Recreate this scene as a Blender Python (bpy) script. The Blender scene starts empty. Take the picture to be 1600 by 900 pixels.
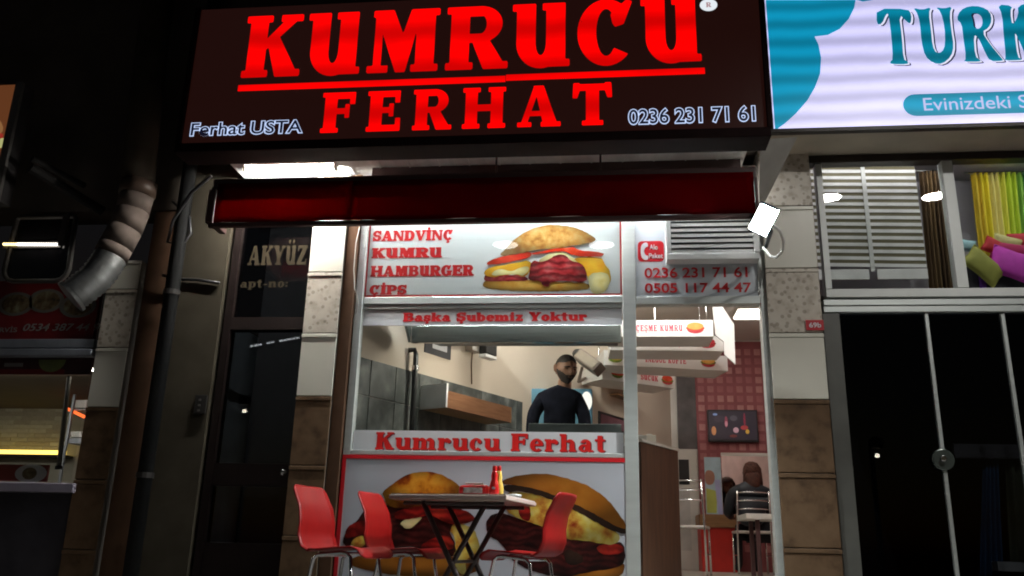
# Night view of a small sandwich shop front: everything is laid out in metres,
# x along the facade, y into the shop, z up; the pavement is z = 0.
import bpy, bmesh, math, random
import numpy as np
from mathutils import Vector, Matrix

scene = bpy.context.scene
COL = scene.collection
R = math.radians
random.seed(7)

# ------------------------------------------------------------------ camera
cam_data = bpy.data.cameras.new('camera')
cam = bpy.data.objects.new('camera', cam_data)
COL.objects.link(cam)
cam_data.sensor_width = 36.0
cam_data.lens = 36.0 * 1340 / 1600
cam_data.clip_start = 0.05
cam_data.clip_end = 500
PITCH, YAW, ROLL = R(16.9), R(6.6), R(-1.45)
fw = Vector((-math.sin(YAW) * math.cos(PITCH), math.cos(YAW) * math.cos(PITCH), math.sin(PITCH)))
rt = fw.cross(Vector((0, 0, 1))).normalized()
dn = fw.cross(rt)
rt2 = rt * math.cos(ROLL) + dn * math.sin(ROLL)
dn2 = -rt * math.sin(ROLL) + dn * math.cos(ROLL)
cam.matrix_world = Matrix(((rt2.x, -dn2.x, -fw.x, 0.0), (rt2.y, -dn2.y, -fw.y, -6.2),
                           (rt2.z, -dn2.z, -fw.z, 0.47), (0, 0, 0, 1)))
scene.camera = cam

# ------------------------------------------------------------------ night sky
world = bpy.data.worlds.new('World')
scene.world = world
world.use_nodes = True
wn = world.node_tree.nodes
sky = wn.new('ShaderNodeTexSky')
sky.sky_type = 'NISHITA'
sky.sun_disc = False
sky.sun_elevation = R(-3)
sky.sun_rotation = R(200)
wn['Background'].inputs['Strength'].default_value = 0.08
world.node_tree.links.new(sky.outputs['Color'], wn['Background'].inputs['Color'])
moon_data = bpy.data.lights.new('moon', 'SUN')
moon_data.energy = 0.004
moon_data.angle = R(0.5)
moon_data.color = (0.8, 0.88, 1.0)
moon = bpy.data.objects.new('moon', moon_data)
moon.rotation_euler = (R(48), 0, R(-25))
COL.objects.link(moon)
scene.view_settings.view_transform = 'Standard'
scene.view_settings.look = 'None'
scene.view_settings.exposure = 0.0
scene.view_settings.gamma = 1.0
scene.render.engine = 'CYCLES'
scene.cycles.use_denoising = True
scene.cycles.filter_width = 1.9                        # the phone picture is a little soft
scene.cycles.max_bounces = 8
scene.cycles.transparent_max_bounces = 16
scene.cycles.sample_clamp_indirect = 4.0
scene.cycles.caustics_reflective = False
scene.cycles.caustics_refractive = False

# ------------------------------------------------------------------ materials
MATS = {}
def mat(name, col, rough=0.6, metal=0.0, var=0.12, scale=6.0, bump=0.0, spec=0.5, stretch=(1, 1, 1), detail=4):
    if name in MATS:
        return MATS[name]
    m = bpy.data.materials.new(name)
    m.use_nodes = True
    nt = m.node_tree
    b = nt.nodes['Principled BSDF']
    b.inputs['Roughness'].default_value = rough
    b.inputs['Metallic'].default_value = metal
    b.inputs['Specular IOR Level'].default_value = spec
    tc = nt.nodes.new('ShaderNodeTexCoord')
    mp = nt.nodes.new('ShaderNodeMapping')
    mp.inputs['Scale'].default_value = stretch
    nz = nt.nodes.new('ShaderNodeTexNoise')
    nz.inputs['Scale'].default_value = scale
    nz.inputs['Detail'].default_value = detail
    rp = nt.nodes.new('ShaderNodeValToRGB')
    rp.color_ramp.elements[0].position = 0.3
    rp.color_ramp.elements[1].position = 0.7
    rp.color_ramp.elements[0].color = [max(0, c * (1 - var)) for c in col] + [1]
    rp.color_ramp.elements[1].color = [min(1, c * (1 + var)) for c in col] + [1]
    L = nt.links.new
    L(tc.outputs['Object'], mp.inputs['Vector'])
    L(mp.outputs['Vector'], nz.inputs['Vector'])
    L(nz.outputs['Fac'], rp.inputs['Fac'])
    L(rp.outputs['Color'], b.inputs['Base Color'])
    if bump:
        bp = nt.nodes.new('ShaderNodeBump')
        bp.inputs['Strength'].default_value = bump
        bp.inputs['Distance'].default_value = 0.01
        L(nz.outputs['Fac'], bp.inputs['Height'])
        L(bp.outputs['Normal'], b.inputs['Normal'])
    MATS[name] = m
    return m

def blotch(name, cols, rough=0.5, scale=20.0, stretch=(1, 1, 1), lo=0.3, hi=0.7, spec=0.3, detail=5, bump=0.0):
    """several colours of a printed or natural surface spread by noise"""
    m = mat(name, cols[0], rough, 0, 0, scale, bump, spec, stretch, detail)
    rp = [n for n in m.node_tree.nodes if n.type == 'VALTORGB'][0].color_ramp
    k = len(cols)
    rp.elements[0].color = list(cols[0]) + [1]
    rp.elements[1].color = list(cols[-1]) + [1]
    rp.elements[0].position = lo
    rp.elements[1].position = hi
    for i in range(1, k - 1):
        e = rp.elements.new(lo + (hi - lo) * i / (k - 1))
        e.color = list(cols[i]) + [1]
    return m

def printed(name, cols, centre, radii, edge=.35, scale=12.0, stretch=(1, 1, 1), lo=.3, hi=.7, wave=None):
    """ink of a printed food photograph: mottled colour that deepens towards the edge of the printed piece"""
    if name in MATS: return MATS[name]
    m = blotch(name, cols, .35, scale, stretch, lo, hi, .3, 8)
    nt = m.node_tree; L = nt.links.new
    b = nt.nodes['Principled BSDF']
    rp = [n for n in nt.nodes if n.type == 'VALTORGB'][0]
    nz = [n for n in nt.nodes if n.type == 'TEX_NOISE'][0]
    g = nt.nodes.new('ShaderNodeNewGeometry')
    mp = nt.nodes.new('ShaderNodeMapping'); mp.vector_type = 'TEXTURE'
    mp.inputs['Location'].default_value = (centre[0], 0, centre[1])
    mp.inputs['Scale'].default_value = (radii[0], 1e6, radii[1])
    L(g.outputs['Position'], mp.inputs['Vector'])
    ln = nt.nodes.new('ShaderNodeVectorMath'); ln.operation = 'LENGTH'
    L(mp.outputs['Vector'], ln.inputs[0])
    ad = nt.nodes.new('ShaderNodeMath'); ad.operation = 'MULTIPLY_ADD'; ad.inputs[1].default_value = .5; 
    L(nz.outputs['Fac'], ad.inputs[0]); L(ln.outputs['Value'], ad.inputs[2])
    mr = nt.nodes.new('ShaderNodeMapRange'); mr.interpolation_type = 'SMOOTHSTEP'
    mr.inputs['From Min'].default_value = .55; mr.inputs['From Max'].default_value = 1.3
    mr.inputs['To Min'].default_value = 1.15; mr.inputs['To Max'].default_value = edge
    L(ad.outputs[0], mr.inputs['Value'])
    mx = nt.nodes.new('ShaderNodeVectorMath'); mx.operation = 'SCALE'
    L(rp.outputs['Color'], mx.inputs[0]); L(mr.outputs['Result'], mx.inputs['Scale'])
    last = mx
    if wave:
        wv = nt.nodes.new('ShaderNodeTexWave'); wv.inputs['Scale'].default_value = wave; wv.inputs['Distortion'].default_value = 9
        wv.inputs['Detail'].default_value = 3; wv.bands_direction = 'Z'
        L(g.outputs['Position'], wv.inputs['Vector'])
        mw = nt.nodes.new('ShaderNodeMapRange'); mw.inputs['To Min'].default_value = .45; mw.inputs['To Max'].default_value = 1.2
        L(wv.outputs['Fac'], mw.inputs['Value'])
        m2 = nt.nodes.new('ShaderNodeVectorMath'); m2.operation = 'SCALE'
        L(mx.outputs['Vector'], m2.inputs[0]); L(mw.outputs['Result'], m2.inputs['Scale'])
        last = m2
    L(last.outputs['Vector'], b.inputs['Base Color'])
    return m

def vinyl(name, col, through=.4, rough=.35, spec=.5):
    """printed film on glass that also lets light through from behind"""
    m = mat(name, col, rough, var=.03, scale=2, spec=spec)
    nt = m.node_tree
    b = nt.nodes['Principled BSDF']; out = nt.nodes['Material Output']
    tl = nt.nodes.new('ShaderNodeBsdfTranslucent'); tl.inputs['Color'].default_value = (*col, 1)
    mx = nt.nodes.new('ShaderNodeMixShader'); mx.inputs[0].default_value = through
    nt.links.new(b.outputs[0], mx.inputs[1]); nt.links.new(tl.outputs[0], mx.inputs[2])
    nt.links.new(mx.outputs[0], out.inputs['Surface'])
    return m

def emit(name, col, strength, band=None, var=0.0, base=(0.02, 0.02, 0.02)):
    """a lit surface; band=(period, low) makes the tubes behind a light box show as stripes"""
    if name in MATS:
        return MATS[name]
    m = bpy.data.materials.new(name)
    m.use_nodes = True
    nt = m.node_tree
    b = nt.nodes['Principled BSDF']
    b.inputs['Base Color'].default_value = (*base, 1)
    b.inputs['Roughness'].default_value = 0.35
    b.inputs['Emission Color'].default_value = (*col, 1)
    b.inputs['Emission Strength'].default_value = strength
    if band:
        L = nt.links.new
        g = nt.nodes.new('ShaderNodeNewGeometry')
        sp = nt.nodes.new('ShaderNodeSeparateXYZ')
        L(g.outputs['Position'], sp.inputs['Vector'])
        nz = nt.nodes.new('ShaderNodeTexNoise')
        nz.inputs['Scale'].default_value = 2.2
        L(g.outputs['Position'], nz.inputs['Vector'])
        mu = nt.nodes.new('ShaderNodeMath'); mu.operation = 'MULTIPLY'
        mu.inputs[1].default_value = 2 * math.pi / band[0]
        L(sp.outputs['Z'], mu.inputs[0])
        ad = nt.nodes.new('ShaderNodeMath'); ad.operation = 'MULTIPLY_ADD'
        ad.inputs[1].default_value = 2.6
        L(nz.outputs['Fac'], ad.inputs[0]); L(mu.outputs[0], ad.inputs[2])
        sn = nt.nodes.new('ShaderNodeMath'); sn.operation = 'SINE'
        L(ad.outputs[0], sn.inputs[0])
        mr = nt.nodes.new('ShaderNodeMapRange')
        mr.inputs['From Min'].default_value = -1
        mr.inputs['To Min'].default_value = strength * band[1]
        mr.inputs['To Max'].default_value = strength
        L(sn.outputs[0], mr.inputs['Value'])
        L(mr.outputs['Result'], b.inputs['Emission Strength'])
    MATS[name] = m
    return m

def glass(name, tint=(1, 1, 1), gloss=1.0, rough=0.0):
    if name in MATS:
        return MATS[name]
    m = bpy.data.materials.new(name)
    m.use_nodes = True
    nt = m.node_tree
    nt.nodes.remove(nt.nodes['Principled BSDF'])
    out = nt.nodes['Material Output']
    tr = nt.nodes.new('ShaderNodeBsdfTransparent')
    tr.inputs['Color'].default_value = (*tint, 1)
    gl = nt.nodes.new('ShaderNodeBsdfGlossy')
    gl.inputs['Roughness'].default_value = rough
    gl.inputs['Color'].default_value = (gloss, gloss, gloss, 1)
    fr = nt.nodes.new('ShaderNodeFresnel')
    fr.inputs['IOR'].default_value = 1.5
    mx = nt.nodes.new('ShaderNodeMixShader')
    L = nt.links.new
    ge = nt.nodes.new('ShaderNodeNewGeometry')       # reflect once, at the outer face of the thin pane
    iv = nt.nodes.new('ShaderNodeMath'); iv.operation = 'SUBTRACT'; iv.inputs[0].default_value = 1.0
    L(ge.outputs['Backfacing'], iv.inputs[1])
    ml = nt.nodes.new('ShaderNodeMath'); ml.operation = 'MULTIPLY'
    L(fr.outputs[0], ml.inputs[0]); L(iv.outputs[0], ml.inputs[1])
    L(ml.outputs[0], mx.inputs[0]); L(tr.outputs[0], mx.inputs[1]); L(gl.outputs[0], mx.inputs[2])
    L(mx.outputs[0], out.inputs['Surface'])
    MATS[name] = m
    return m

# ------------------------------------------------------------------ mesh tools
class MB:
    def __init__(self):
        self.v, self.f, self.m, self.mats, self.smooth = [], [], [], [], False
    def slot(self, m):
        if m not in self.mats:
            self.mats.append(m)
        return self.mats.index(m)
    def add(self, vs, fs, m=None):
        o = len(self.v)
        self.v += [tuple(p) for p in vs]
        k = self.slot(m) if m else 0
        for q in fs:
            self.f.append(tuple(i + o for i in q)); self.m.append(k)
        return self
    def box(self, x0, x1, y0, y1, z0, z1, m=None):
        if x0 > x1: x0, x1 = x1, x0
        if y0 > y1: y0, y1 = y1, y0
        if z0 > z1: z0, z1 = z1, z0
        vs = [(x, y, z) for x in (x0, x1) for y in (y0, y1) for z in (z0, z1)]
        return self.add(vs, [(0, 1, 3, 2), (4, 6, 7, 5), (0, 4, 5, 1), (2, 3, 7, 6), (0, 2, 6, 4), (1, 5, 7, 3)], m)
    def hexa(self, c, m=None):
        """c: 4 corners of one face then the 4 matching corners of the opposite face"""
        return self.add(c, [(0, 1, 2, 3), (7, 6, 5, 4), (0, 4, 5, 1), (1, 5, 6, 2), (2, 6, 7, 3), (3, 7, 4, 0)], m)
    def prism(self, poly, y0, y1, m=None):
        """outline in (x, z) pulled from y0 (front) to y1"""
        n = len(poly)
        a = sum(poly[i][0] * poly[(i + 1) % n][1] - poly[(i + 1) % n][0] * poly[i][1] for i in range(n))
        if a < 0: poly = poly[::-1]
        vs = [(x, y0, z) for x, z in poly] + [(x, y1, z) for x, z in poly]
        fs = [tuple(range(n)), tuple(range(2 * n - 1, n - 1, -1))]
        fs += [(i, i + n, (i + 1) % n + n, (i + 1) % n) for i in range(n)]
        return self.add(vs, fs, m)
    def tube(self, path, r, seg=8, m=None, cap=True):
        path = [Vector(p) for p in path]
        n = len(path)
        rs = r if isinstance(r, (list, tuple)) else [r] * n
        up = None
        rings = []
        for i, p in enumerate(path):
            d = (path[min(i + 1, n - 1)] - path[max(i - 1, 0)]).normalized()
            if up is None:
                up = Vector((0, 0, 1)) if abs(d.z) < 0.9 else Vector((1, 0, 0))
            u = (up - d * up.dot(d)).normalized()
            up = u
            w = d.cross(u)
            rings.append([p + (u * math.cos(2 * math.pi * k / seg) + w * math.sin(2 * math.pi * k / seg)) * rs[i] for k in range(seg)])
        vs = [q for g in rings for q in g]
        fs = []
        for i in range(n - 1):
            for k in range(seg):
                a, b = i * seg + k, i * seg + (k + 1) % seg
                fs.append((a, b, b + seg, a + seg))
        if cap:
            fs.append(tuple(range(seg - 1, -1, -1)))
            fs.append(tuple((n - 1) * seg + k for k in range(seg)))
        return self.add(vs, fs, m)
    def lathe(self, c, prof, seg=20, m=None):
        vs, fs = [], []
        n = len(prof)
        for k in range(seg):
            a = 2 * math.pi * k / seg
            vs += [(c[0] + r * math.cos(a), c[1] + r * math.sin(a), c[2] + z) for r, z in prof]
        for k in range(seg):
            for i in range(n - 1):
                a, b = k * n + i, ((k + 1) % seg) * n + i
                fs.append((a, b, b + 1, a + 1))
        return self.add(vs, fs, m)
    def grid(self, fn, nu, nv, m=None, thick=None):
        """fn(u, v) -> point, u and v in 0..1"""
        vs = [fn(i / nu, j / nv) for j in range(nv + 1) for i in range(nu + 1)]
        fs = [(j * (nu + 1) + i, j * (nu + 1) + i + 1, (j + 1) * (nu + 1) + i + 1, (j + 1) * (nu + 1) + i)
              for j in range(nv) for i in range(nu)]
        return self.add(vs, fs, m)
    def build(self, name, m, parent=None, bevel=0.0, smooth=False, sub=0, solid=0.0):
        me = bpy.data.meshes.new(name)
        off = Vector(parent.get('_o', (0, 0, 0))) if parent else Vector((0, 0, 0))
        me.from_pydata([tuple(Vector(p) - off) for p in self.v], [], self.f)
        if self.mats:
            for k in self.mats: me.materials.append(k)
            me.polygons.foreach_set('material_index', self.m)
        else:
            me.materials.append(m)
        if smooth:
            me.polygons.foreach_set('use_smooth', [True] * len(me.polygons))
        me.update()
        o = bpy.data.objects.new(name, me)
        COL.objects.link(o)
        if parent:
            o.parent = parent
            o['_o'] = tuple(off)
        if solid:
            s = o.modifiers.new('thickness', 'SOLIDIFY'); s.thickness = solid; s.offset = 0
        if bevel:
            b = o.modifiers.new('edge', 'BEVEL'); b.width = bevel; b.segments = 2; b.limit_method = 'ANGLE'
        if sub:
            s = o.modifiers.new('round', 'SUBSURF'); s.levels = sub; s.render_levels = sub
        return o

def tag(o, label, cat, group=None):
    o['label'] = label
    o['category'] = cat
    if group: o['group'] = group
    return o

def thing(name, label, cat, loc, group=None):
    o = bpy.data.objects.new(name, None)
    o.empty_display_size = 0.1
    o.location = loc
    o['_o'] = tuple(loc)
    COL.objects.link(o)
    return tag(o, label, cat, group)

def struct(name, mb, m, **k):
    o = mb.build(name, m, None, **k)
    o['kind'] = 'structure'
    return o

def boxpart(parent, name, m, x0, x1, y0, y1, z0, z1, bevel=0.0):
    return MB().box(x0, x1, y0, y1, z0, z1).build(name, m, parent, bevel=bevel)

def copy_tree(o, loc, rotz=0.0, parent=None):
    c = o.copy(); COL.objects.link(c)
    if parent is None:
        c.location = loc; c.rotation_euler = (0, 0, rotz)
    else:
        c.parent = parent
    for ch in list(o.children):
        copy_tree(ch, None, 0, c)
    return c

# ------------------------------------------------------------------ slab lettering
# each letter is a union of polygons (cap height 1); its outline is taken from the distance field
def _r(x0, y0, x1, y1): return [(x0, y0), (x1, y0), (x1, y1), (x0, y1)]
def _arc(cx, cy, rx, ry, wx, wy, a0, a1, n=18):
    o = [(cx + rx * math.cos(R(a0 + (a1 - a0) * i / n)), cy + ry * math.sin(R(a0 + (a1 - a0) * i / n))) for i in range(n + 1)]
    q = [(cx + (rx - wx) * math.cos(R(a0 + (a1 - a0) * i / n)), cy + (ry - wy) * math.sin(R(a0 + (a1 - a0) * i / n))) for i in range(n + 1)]
    return o + q[::-1]
def _stem(x, w, y0, y1, tl=.07, tr=.07, bl=.07, br=.07, s=.11):
    p = [_r(x, y0, x + w, y1)]
    if tl or tr: p.append(_r(x - tl, y1 - s, x + w + tr, y1))
    if bl or br: p.append(_r(x - bl, y0, x + w + br, y0 + s))
    return p
T = .31
def _U(h, w, T=T):
    rx = w / 2 - .03
    rx = (w - .09) / 2
    return (_stem(.07, T, h * .36, h, .07, 0, 0, 0) + _stem(w - T - .02, T, 0, h, .06, 0, 0, .07)
            + [_arc(.07 + rx, h * .38, rx, h * .40, T, .2, 180, 360)])
def _round(w, h, T=T): return [_arc(w / 2, h / 2, w / 2, h / 2 + .02, T, .16, 0, 360, 36)]
CED = [[(.0, -.02), (.12, -.02), (.1, -.08), (.2, -.14), (.18, -.24), (.06, -.29), (-.06, -.26), (-.05, -.2), (.04, -.2), (.07, -.15), (-.02, -.11)]]
def _sh(ps, dx, dy=0): return [[(x + dx, y + dy) for x, y in p] for p in ps]
def _S(w, h, T=.27):
    a = h * .29
    return [_arc(w / 2, h - a, w / 2, a + .01, T, .14, 20, 270), _arc(w / 2, a, w / 2, a + .01, T, .14, 90, -160),
            _r(w - .14, h * .64, w - .02, h), _r(.02, 0, .14, h * .36)]
def _glyphs():
    g = {}
    g['K'] = (1.0, _stem(.07, T, 0, 1) + [[(T + .05, .42), (T + .05, .6), (.68, .92), (.9, .92)], _r(.6, .89, .98, 1),
              [(T + .08, .58), (.55, .72), (.95, .06), (.62, 0), (.58, 0)], _r(.6, 0, 1.0, .11)])
    g['U'] = (.95, _U(1, .88))
    g['M'] = (1.24, _stem(.12, .13, 0, .95, 0, 0, .1, .12) + [[(.08, 1), (.08, .89), (.16, .89), (.16, 1)], [(.1, 1), (.42, 1), (.68, .42), (.6, 0), (.5, 0)],
              [(.5, 0), (.66, 0), (.9, 1), (.72, 1), (.56, .5)]] + _stem(.82, T, 0, 1, .1, .07))
    g['R'] = (1.0, _stem(.07, T, 0, 1, .07, 0) + [_r(.3, .84, .6, 1), _r(.3, .42, .6, .56), _arc(.56, .71, .36, .29, .26, .14, -90, 90), [(.4, .5), (.68, .5), (.98, .04), (.98, 0), (.62, 0)], _r(.66, 0, 1.02, .11)])
    g['C'] = (.95, [_arc(.48, .5, .46, .52, .3, .15, 42, 318, 30), [(.62, .58), (.76, .62), (.9, .98), (.8, 1.0), (.55, .78), (.58, .64)]])
    g['Ç'] = (.95, g['C'][1] + _sh(CED, .42))
    g['F'] = (.92, _stem(.07, T + .02, 0, 1, .07, 0) + [_r(.3, .84, .86, 1), _r(.74, .7, .88, 1), _r(.3, .46, .72, .6), _r(.62, .36, .74, .7)])
    g['E'] = (.92, _stem(.07, T + .02, 0, 1, .07, 0, .07, 0) + [_r(.3, .85, .84, 1), _r(.73, .7, .86, 1), _r(.3, .45, .68, .59), _r(.58, .36, .7, .68), _r(.3, 0, .86, .15), _r(.76, 0, .89, .32)])
    g['H'] = (1.12, _stem(.07, T, 0, 1) + _stem(.73, T, 0, 1) + [_r(.3, .42, .8, .58)])
    g['A'] = (1.1, [[(.08, .05), (.24, .05), (.52, .85), (.6, 1), (.42, 1)], [(.4, 1), (.66, 1), (1.02, .05), (.66, .05), (.5, .68)], _r(.0, 0, .36, .11), _r(.6, 0, 1.1, .11), _r(.28, .26, .8, .38)])
    g['T'] = (1.0, _stem(.34, T + .02, 0, 1, 0, 0, .1, .1) + [_r(.02, .84, .98, 1), [(.0, .66), (.12, .66), (.18, .84), (.18, 1.03), (.02, 1.03)], [(1.0, .66), (.88, .66), (.82, .84), (.82, 1.03), (.98, 1.03)]])
    g['S'] = (.84, _S(.8, 1)); g['Ş'] = (.84, _S(.8, 1) + _sh(CED, .36))
    g['N'] = (1.1, _stem(.1, .15, 0, 1, .08, 0, .08, .08) + _stem(.84, .15, 0, 1, .1, .07, 0, 0) + [[(.08, 1), (.36, 1), (.99, .02), (.99, 0), (.74, 0)]])
    g['D'] = (1.02, _stem(.07, T, 0, 1, .07, 0, .07, 0) + [_r(.3, .85, .55, 1), _r(.3, 0, .55, .15), _arc(.52, .5, .46, .5, .3, .15, -90, 90)])
    g['V'] = (1.04, [[(.06, .95), (.38, .95), (.62, .2), (.56, 0), (.42, 0)], [(.82, .95), (.96, .95), (.64, 0), (.5, 0)], _r(.0, .89, .48, 1), _r(.7, .89, 1.04, 1)])
    g['I'] = (.52, _stem(.09, T + .02, 0, 1)); g['İ'] = (.52, _stem(.09, T + .02, 0, 1) + [_arc(.26, 1.18, .12, .12, .12, .12, 0, 360)])
    g['B'] = (.98, _stem(.07, T, 0, 1, .07, 0, .07, 0) + [_r(.3, .86, .55, 1), _r(.3, .45, .55, .58), _r(.3, 0, .55, .14), _arc(.54, .74, .34, .26, .26, .13, -90, 90), _arc(.54, .28, .4, .28, .28, .14, -90, 90)])
    g['G'] = (1.02, [_arc(.48, .5, .46, .52, .3, .15, 42, 330, 30), _r(.62, .06, .92, .46), _r(.55, .38, 1.0, .48), [(.62, .62), (.76, .62), (.9, .98), (.8, 1.0), (.58, .8)]])
    g['P'] = (.95, _stem(.07, T, 0, 1, .07, 0) + [_r(.3, .85, .55, 1), _r(.3, .38, .55, .52), _arc(.52, .69, .4, .31, .28, .15, -90, 90)])
    g['Y'] = (1.04, _stem(.35, T, 0, .5, 0, 0, .09, .09) + [[(.06, .95), (.4, .95), (.66, .48), (.36, .4)], [(.8, .95), (.95, .95), (.66, .4), (.5, .5)], _r(.0, .89, .48, 1), _r(.7, .89, 1.04, 1)])
    g['Z'] = (.92, [_r(.06, .85, .88, 1), _r(.04, 0, .88, .15), [(.04, .1), (.5, .9), (.88, .9), (.42, .1)], _r(.06, .68, .18, 1), _r(.76, 0, .88, .32)])
    g['Ö'] = (1.0, _round(.96, 1) + [_arc(.3, 1.2, .1, .1, .1, .1, 0, 360), _arc(.66, 1.2, .1, .1, .1, .1, 0, 360)])
    g['Ü'] = (.95, _U(1, .88) + [_arc(.28, 1.2, .1, .1, .1, .1, 0, 360), _arc(.62, 1.2, .1, .1, .1, .1, 0, 360)])
    g['L'] = (.86, _stem(.07, T, 0, 1, .07, .07, .07, 0) + [_r(.3, 0, .8, .15), _r(.7, 0, .82, .36)])
    x = .7; t = .27
    g['u'] = (.86, _U(x, .82, t))
    g['m'] = (1.3, _stem(.08, t, 0, x, .08, 0, .06, .06) + _stem(.5, t, 0, x * .6, 0, 0, .05, .06) + _stem(.92, t, 0, x * .6, 0, 0, .05, .08)
              + [_arc(.53, x * .58, .24, x * .42, t, .16, 0, 150), _arc(.95, x * .58, .24, x * .42, t, .16, 0, 150)])
    g['n'] = (.9, _stem(.08, t, 0, x, .08, 0, .06, .06) + _stem(.52, t, 0, x * .6, 0, 0, .05, .08) + [_arc(.54, x * .58, .25, x * .42, t, .16, 0, 150)])
    g['r'] = (.72, _stem(.08, t, 0, x, .08, 0, .06, .1) + [_arc(.5, x * .56, .22, x * .44, .2, .18, 40, 160), _arc(.6, x * .74, .11, .12, .11, .12, 0, 360)])
    g['c'] = (.7, [_arc(.36, x / 2, .34, x / 2 + .02, .25, .13, 40, 318, 26), _arc(.54, x * .72, .11, .11, .11, .11, 0, 360)])
    g['e'] = (.72, [_arc(.37, x / 2, .35, x / 2 + .02, .25, .13, 0, 318, 26), _r(.2, x * .44, .7, x * .6)])
    g['h'] = (.9, _stem(.08, t, 0, 1, .08, 0, .06, .06) + _stem(.52, t, 0, x * .6, 0, 0, .05, .08) + [_arc(.54, x * .58, .25, x * .42, t, .16, 0, 150)])
    g['a'] = (.8, [_arc(.3, x * .3, .28, x * .31, .22, .11, 0, 360, 26), _r(.42, .08, .66, x * .68), _arc(.38, x * .64, .28, x * .38, .24, .14, 0, 165), _r(.5, 0, .78, .11)])
    g['t'] = (.58, [_r(.14, .14, .4, .92), _r(.0, x - .1, .54, x + .02), _arc(.36, .2, .22, .22, .24, .14, 180, 330)])
    g['b'] = (.82, _stem(.06, t, 0, 1, .07, 0, 0, 0) + [_arc(.42, x / 2, .36, x / 2 + .02, .26, .13, 0, 360, 30)])
    g['k'] = (.92, _stem(.07, t, 0, 1, .07, 0, .06, .06) + [[(.3, .26), (.3, .4), (.62, .64), (.84, .64)], _r(.56, .59, .88, .7), [(.36, .38), (.56, .5), (.88, .05), (.58, 0)], _r(.54, 0, .92, .1)])
    g['i'] = (.46, _stem(.09, t, 0, x, .07, 0, .06, .06) + [_arc(.22, .88, .13, .13, .13, .13, 0, 360)])
    g['o'] = (.74, [_arc(.36, x / 2, .35, x / 2 + .02, .25, .13, 0, 360, 30)])
    g['z'] = (.68, [_r(.04, x - .13, .62, x), _r(.03, 0, .64, .13), [(.03, .1), (.34, x - .08), (.62, x - .08), (.32, .1)], _r(.53, 0, .64, .24)])
    g['ş'] = (.64, _S(.6, x, .22) + _sh(CED, .25)); g['s'] = (.64, _S(.6, x, .22))
    g['p'] = (.82, _stem(.06, t, -.28, x, .07, 0, .06, .06) + [_arc(.42, x / 2, .36, x / 2 + .02, .26, .13, 0, 360, 30)])
    g['-'] = (.5, [_r(.05, .28, .45, .42)]); g[':'] = (.3, [_arc(.14, .14, .12, .12, .12, .12, 0, 360), _arc(.14, .56, .12, .12, .12, .12, 0, 360)])
    g[' '] = (.45, [])
    return g
GLYPHS = _glyphs()
_LOOPS = {}
def _loops(ch, grow):
    key = (ch, round(grow, 3))
    if key in _LOOPS: return _LOOPS[key]
    adv, polys = GLYPHS[ch]
    if not polys:
        _LOOPS[key] = []
        return []
    x0, x1, y0, y1, st = -.25, adv + .25, -.42, 1.42, .022
    nx, ny = int((x1 - x0) / st) + 1, int((y1 - y0) / st) + 1
    gx, gy = np.meshgrid(x0 + np.arange(nx) * st, y0 + np.arange(ny) * st)
    D = np.full(gx.shape, 9.0)
    for p in polys:
        d2 = np.full(gx.shape, 1e9); ins = np.zeros(gx.shape, bool)
        n = len(p)
        for i in range(n):
            ax, ay = p[i]; bx, by = p[(i + 1) % n]
            ex, ey = bx - ax, by - ay
            L2 = ex * ex + ey * ey
            if L2 < 1e-12: continue
            t = np.clip(((gx - ax) * ex + (gy - ay) * ey) / L2, 0, 1)
            d2 = np.minimum(d2, (gx - ax - t * ex) ** 2 + (gy - ay - t * ey) ** 2)
            if ay != by:
                c = ((ay > gy) != (by > gy)) & (gx < ex * (gy - ay) / (by - ay) + ax)
                ins ^= c
        d = np.sqrt(d2); d[ins] *= -1
        D = np.minimum(D, d)
    D = D - grow + 1e-6
    # marching squares
    seg = {}
    neg = D < 0
    code = neg[:-1, :-1] * 1 + neg[:-1, 1:] * 2 + neg[1:, 1:] * 4 + neg[1:, :-1] * 8
    def pt(e):
        (i, j, k) = e
        if k == 0:
            a, b = D[j, i], D[j, i + 1]; t = a / (a - b)
            return (x0 + (i + t) * st, y0 + j * st)
        a, b = D[j, i], D[j + 1, i]; t = a / (a - b)
        return (x0 + i * st, y0 + (j + t) * st)
    tbl = {1: [(3, 0)], 2: [(0, 1)], 3: [(3, 1)], 4: [(1, 2)], 5: [(3, 2), (1, 0)], 6: [(0, 2)], 7: [(3, 2)], 8: [(2, 3)], 9: [(2, 0)],
           10: [(0, 3), (2, 1)], 11: [(2, 1)], 12: [(1, 3)], 13: [(1, 0)], 14: [(0, 3)]}
    for j, i in zip(*np.nonzero((code > 0) & (code < 15))):
        es = [(i, j, 0), (i + 1, j, 1), (i, j + 1, 0), (i, j, 1)]
        for a, b in tbl[int(code[j, i])]:
            seg[es[a]] = es[b]
    loops = []
    while seg:
        s0 = next(iter(seg)); e = s0; lp = []
        while e in seg:
            lp.append(pt(e)); e = seg.pop(e)
        if len(lp) > 5:
            out = []
            for q in range(len(lp)):           # drop points that lie on a straight run
                a = out[-1] if out else lp[q - 1]; b = lp[q]; c = lp[(q + 1) % len(lp)]
                cr = abs((b[0] - a[0]) * (c[1] - a[1]) - (b[1] - a[1]) * (c[0] - a[0]))
                if cr > 2e-5 or math.hypot(b[0] - a[0], b[1] - a[1]) > .3: out.append(b)
            loops.append(out)
    _LOOPS[key] = loops
    return loops

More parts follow.
